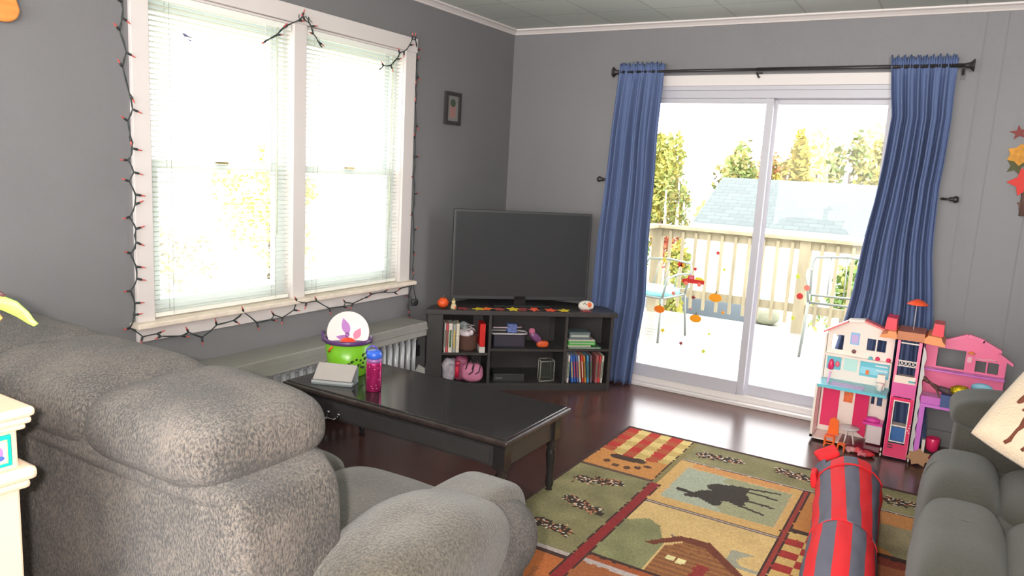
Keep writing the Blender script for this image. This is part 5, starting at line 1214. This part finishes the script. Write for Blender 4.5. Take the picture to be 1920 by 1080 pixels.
# ================================================================== WINDOW CLINGS ON THE GLASS
def gel(n): return mat('gel_'+n, {'orange': (245, 125, 30), 'amber': (245, 160, 35), 'red': (205, 50, 45), 'yellow': (235, 215, 60), 'maroon': (135, 50, 50), 'lime': (215, 225, 70), 'green': (70, 80, 40), 'salmon': (240, 130, 110), 'pink': (215, 120, 140)}[n], .3)
YG = .0275
def oval(x, z, a, b, n=20): return [(x+a*math.cos(2*math.pi*i/n), z+b*math.sin(2*math.pi*i/n)) for i in range(n)]
def cling(label, cat, polys, y=YG, name='window_cling'):
    xs = [p[0] for q, _, _ in polys for p in q]; zs = [p[1] for q, _, _ in polys for p in q]
    t = thing(name, label, cat, (sum(xs)/len(xs), y, min(zs)), 'autumn gel clings on the glass door')
    for i, (P, m, nm) in enumerate(polys): MB().prism(P, y-.0012-.0004*i, y+.0002, 'y').build(nm, gel(m), t)
def lf(x, z, r_, rot=0, n=5, inner=.45):
    return [(x+r_*(1 if i % 2 == 0 else inner)*math.cos(math.pi*i/n+rot), z+r_*(1 if i % 2 == 0 else inner)*math.sin(math.pi*i/n+rot)) for i in range(2*n)]
for x, z, a, c_, lb in ((1.266, .543, .038, 'orange', 'bright orange pumpkin cling nearest the left curtain'), (1.641, .674, .042, 'amber', 'amber pumpkin cling highest of the three pumpkins'), (1.522, .516, .040, 'amber', 'amber pumpkin cling lowest on the left pane')):
    cling(lb+' on the glass door', 'window cling', [(oval(x, z, a, a*.68), c_, 'pumpkin'), ([(x-.004, z+a*.62), (x+.004, z+a*.62), (x+.007, z+a*1.05), (x+.001, z+a*1.05)], 'green', 'stem')])
x, z = 1.48, .765
cling('red pickup truck cling carrying a yellow load on the glass door', 'window cling', [([(x-.075, z-.015), (x+.078, z-.015), (x+.078, z+.012), (x+.01, z+.012), (x+.008, z+.038), (x-.030, z+.038), (x-.038, z+.014), (x-.072, z+.008)], 'red', 'truck_body'), (oval(x-.045, z-.018, .014, .014, 14), 'salmon', 'wheel'), (oval(x+.045, z-.018, .014, .014, 14), 'salmon', 'wheel'), ([(x+.012, z+.012), (x+.076, z+.012), (x+.06, z+.028), (x+.02, z+.030)], 'yellow', 'load'), ([(x-.028, z+.014), (x+.002, z+.014), (x+.001, z+.032), (x-.023, z+.032)], 'pink', 'cab_window')])
for x, z, r_, c_, lb in ((1.271, .887, .022, 'yellow', 'yellow leaf cling highest by the left curtain'), (1.382, .867, .026, 'red', 'red-orange leaf cling above the truck cling'), (1.40, .862, .022, 'amber', 'amber leaf cling touching the red-orange leaf above the truck'), (1.63, .97, .017, 'red', 'small red acorn cling highest on the left pane'), (1.489, .848, .018, 'red', 'small red leaf cling just above the truck load'),
      (1.495, .657, .019, 'maroon', 'maroon leaf cling between the truck and lowest pumpkin'), (1.354, .666, .020, 'salmon', 'salmon leaf cling left of the maroon leaf beneath the truck'), (1.70, .583, .016, 'amber', 'small amber leaf cling right of the pumpkins near the stile'), (1.302, .40, .020, 'yellow', 'pale yellow leaf cling below the orange pumpkin'), (1.438, .331, .018, 'maroon', 'dark maroon leaf cling low on the left pane'),
      (1.597, .303, .020, 'lime', 'lime yellow leaf cling lowest on the left pane'), (1.623, .426, .014, 'lime', 'faint lime leaf cling above the lowest one'), (1.681, .866, .014, 'lime', 'faint lime leaf cling below the red acorn'), (1.484, .578, .010, 'pink', 'tiny pink cling dot left above the lowest pumpkin')):
    cling(lb+' of the glass door' if 'pane' not in lb else lb, 'window cling', [(lf(x, z, r_, random.uniform(0, 3)), c_, 'leaf')])
for x, z, r_, c_, lb in ((2.154, .747, .020, 'red', 'round red cling on the right pane of the glass door'), (2.19, .805, .018, 'salmon', 'salmon leaf cling beside the round red cling'), (2.129, .603, .018, 'lime', 'lime yellow leaf cling low on the right pane'), (2.13, .87, .022, 'lime', 'lime leaf cling highest on the right pane')):
    cling(lb, 'window cling', [(oval(x, z, r_, r_, 14) if 'round' in lb else lf(x, z, r_, .5), c_, 'leaf')], .0865)

t = thing('window_scrap', 'small grey-violet scrap stuck high on the glass of the near window half', 'sticker', (-.108, -2.64, 1.94))
MB().prism([(-2.675, 1.962), (-2.655, 1.968), (-2.625, 1.953), (-2.600, 1.948), (-2.612, 1.928), (-2.640, 1.942), (-2.655, 1.957)], -.106, -.1045, 'x').build('scrap', mat('grey_violet_scrap', (95, 92, 130), .6), t)
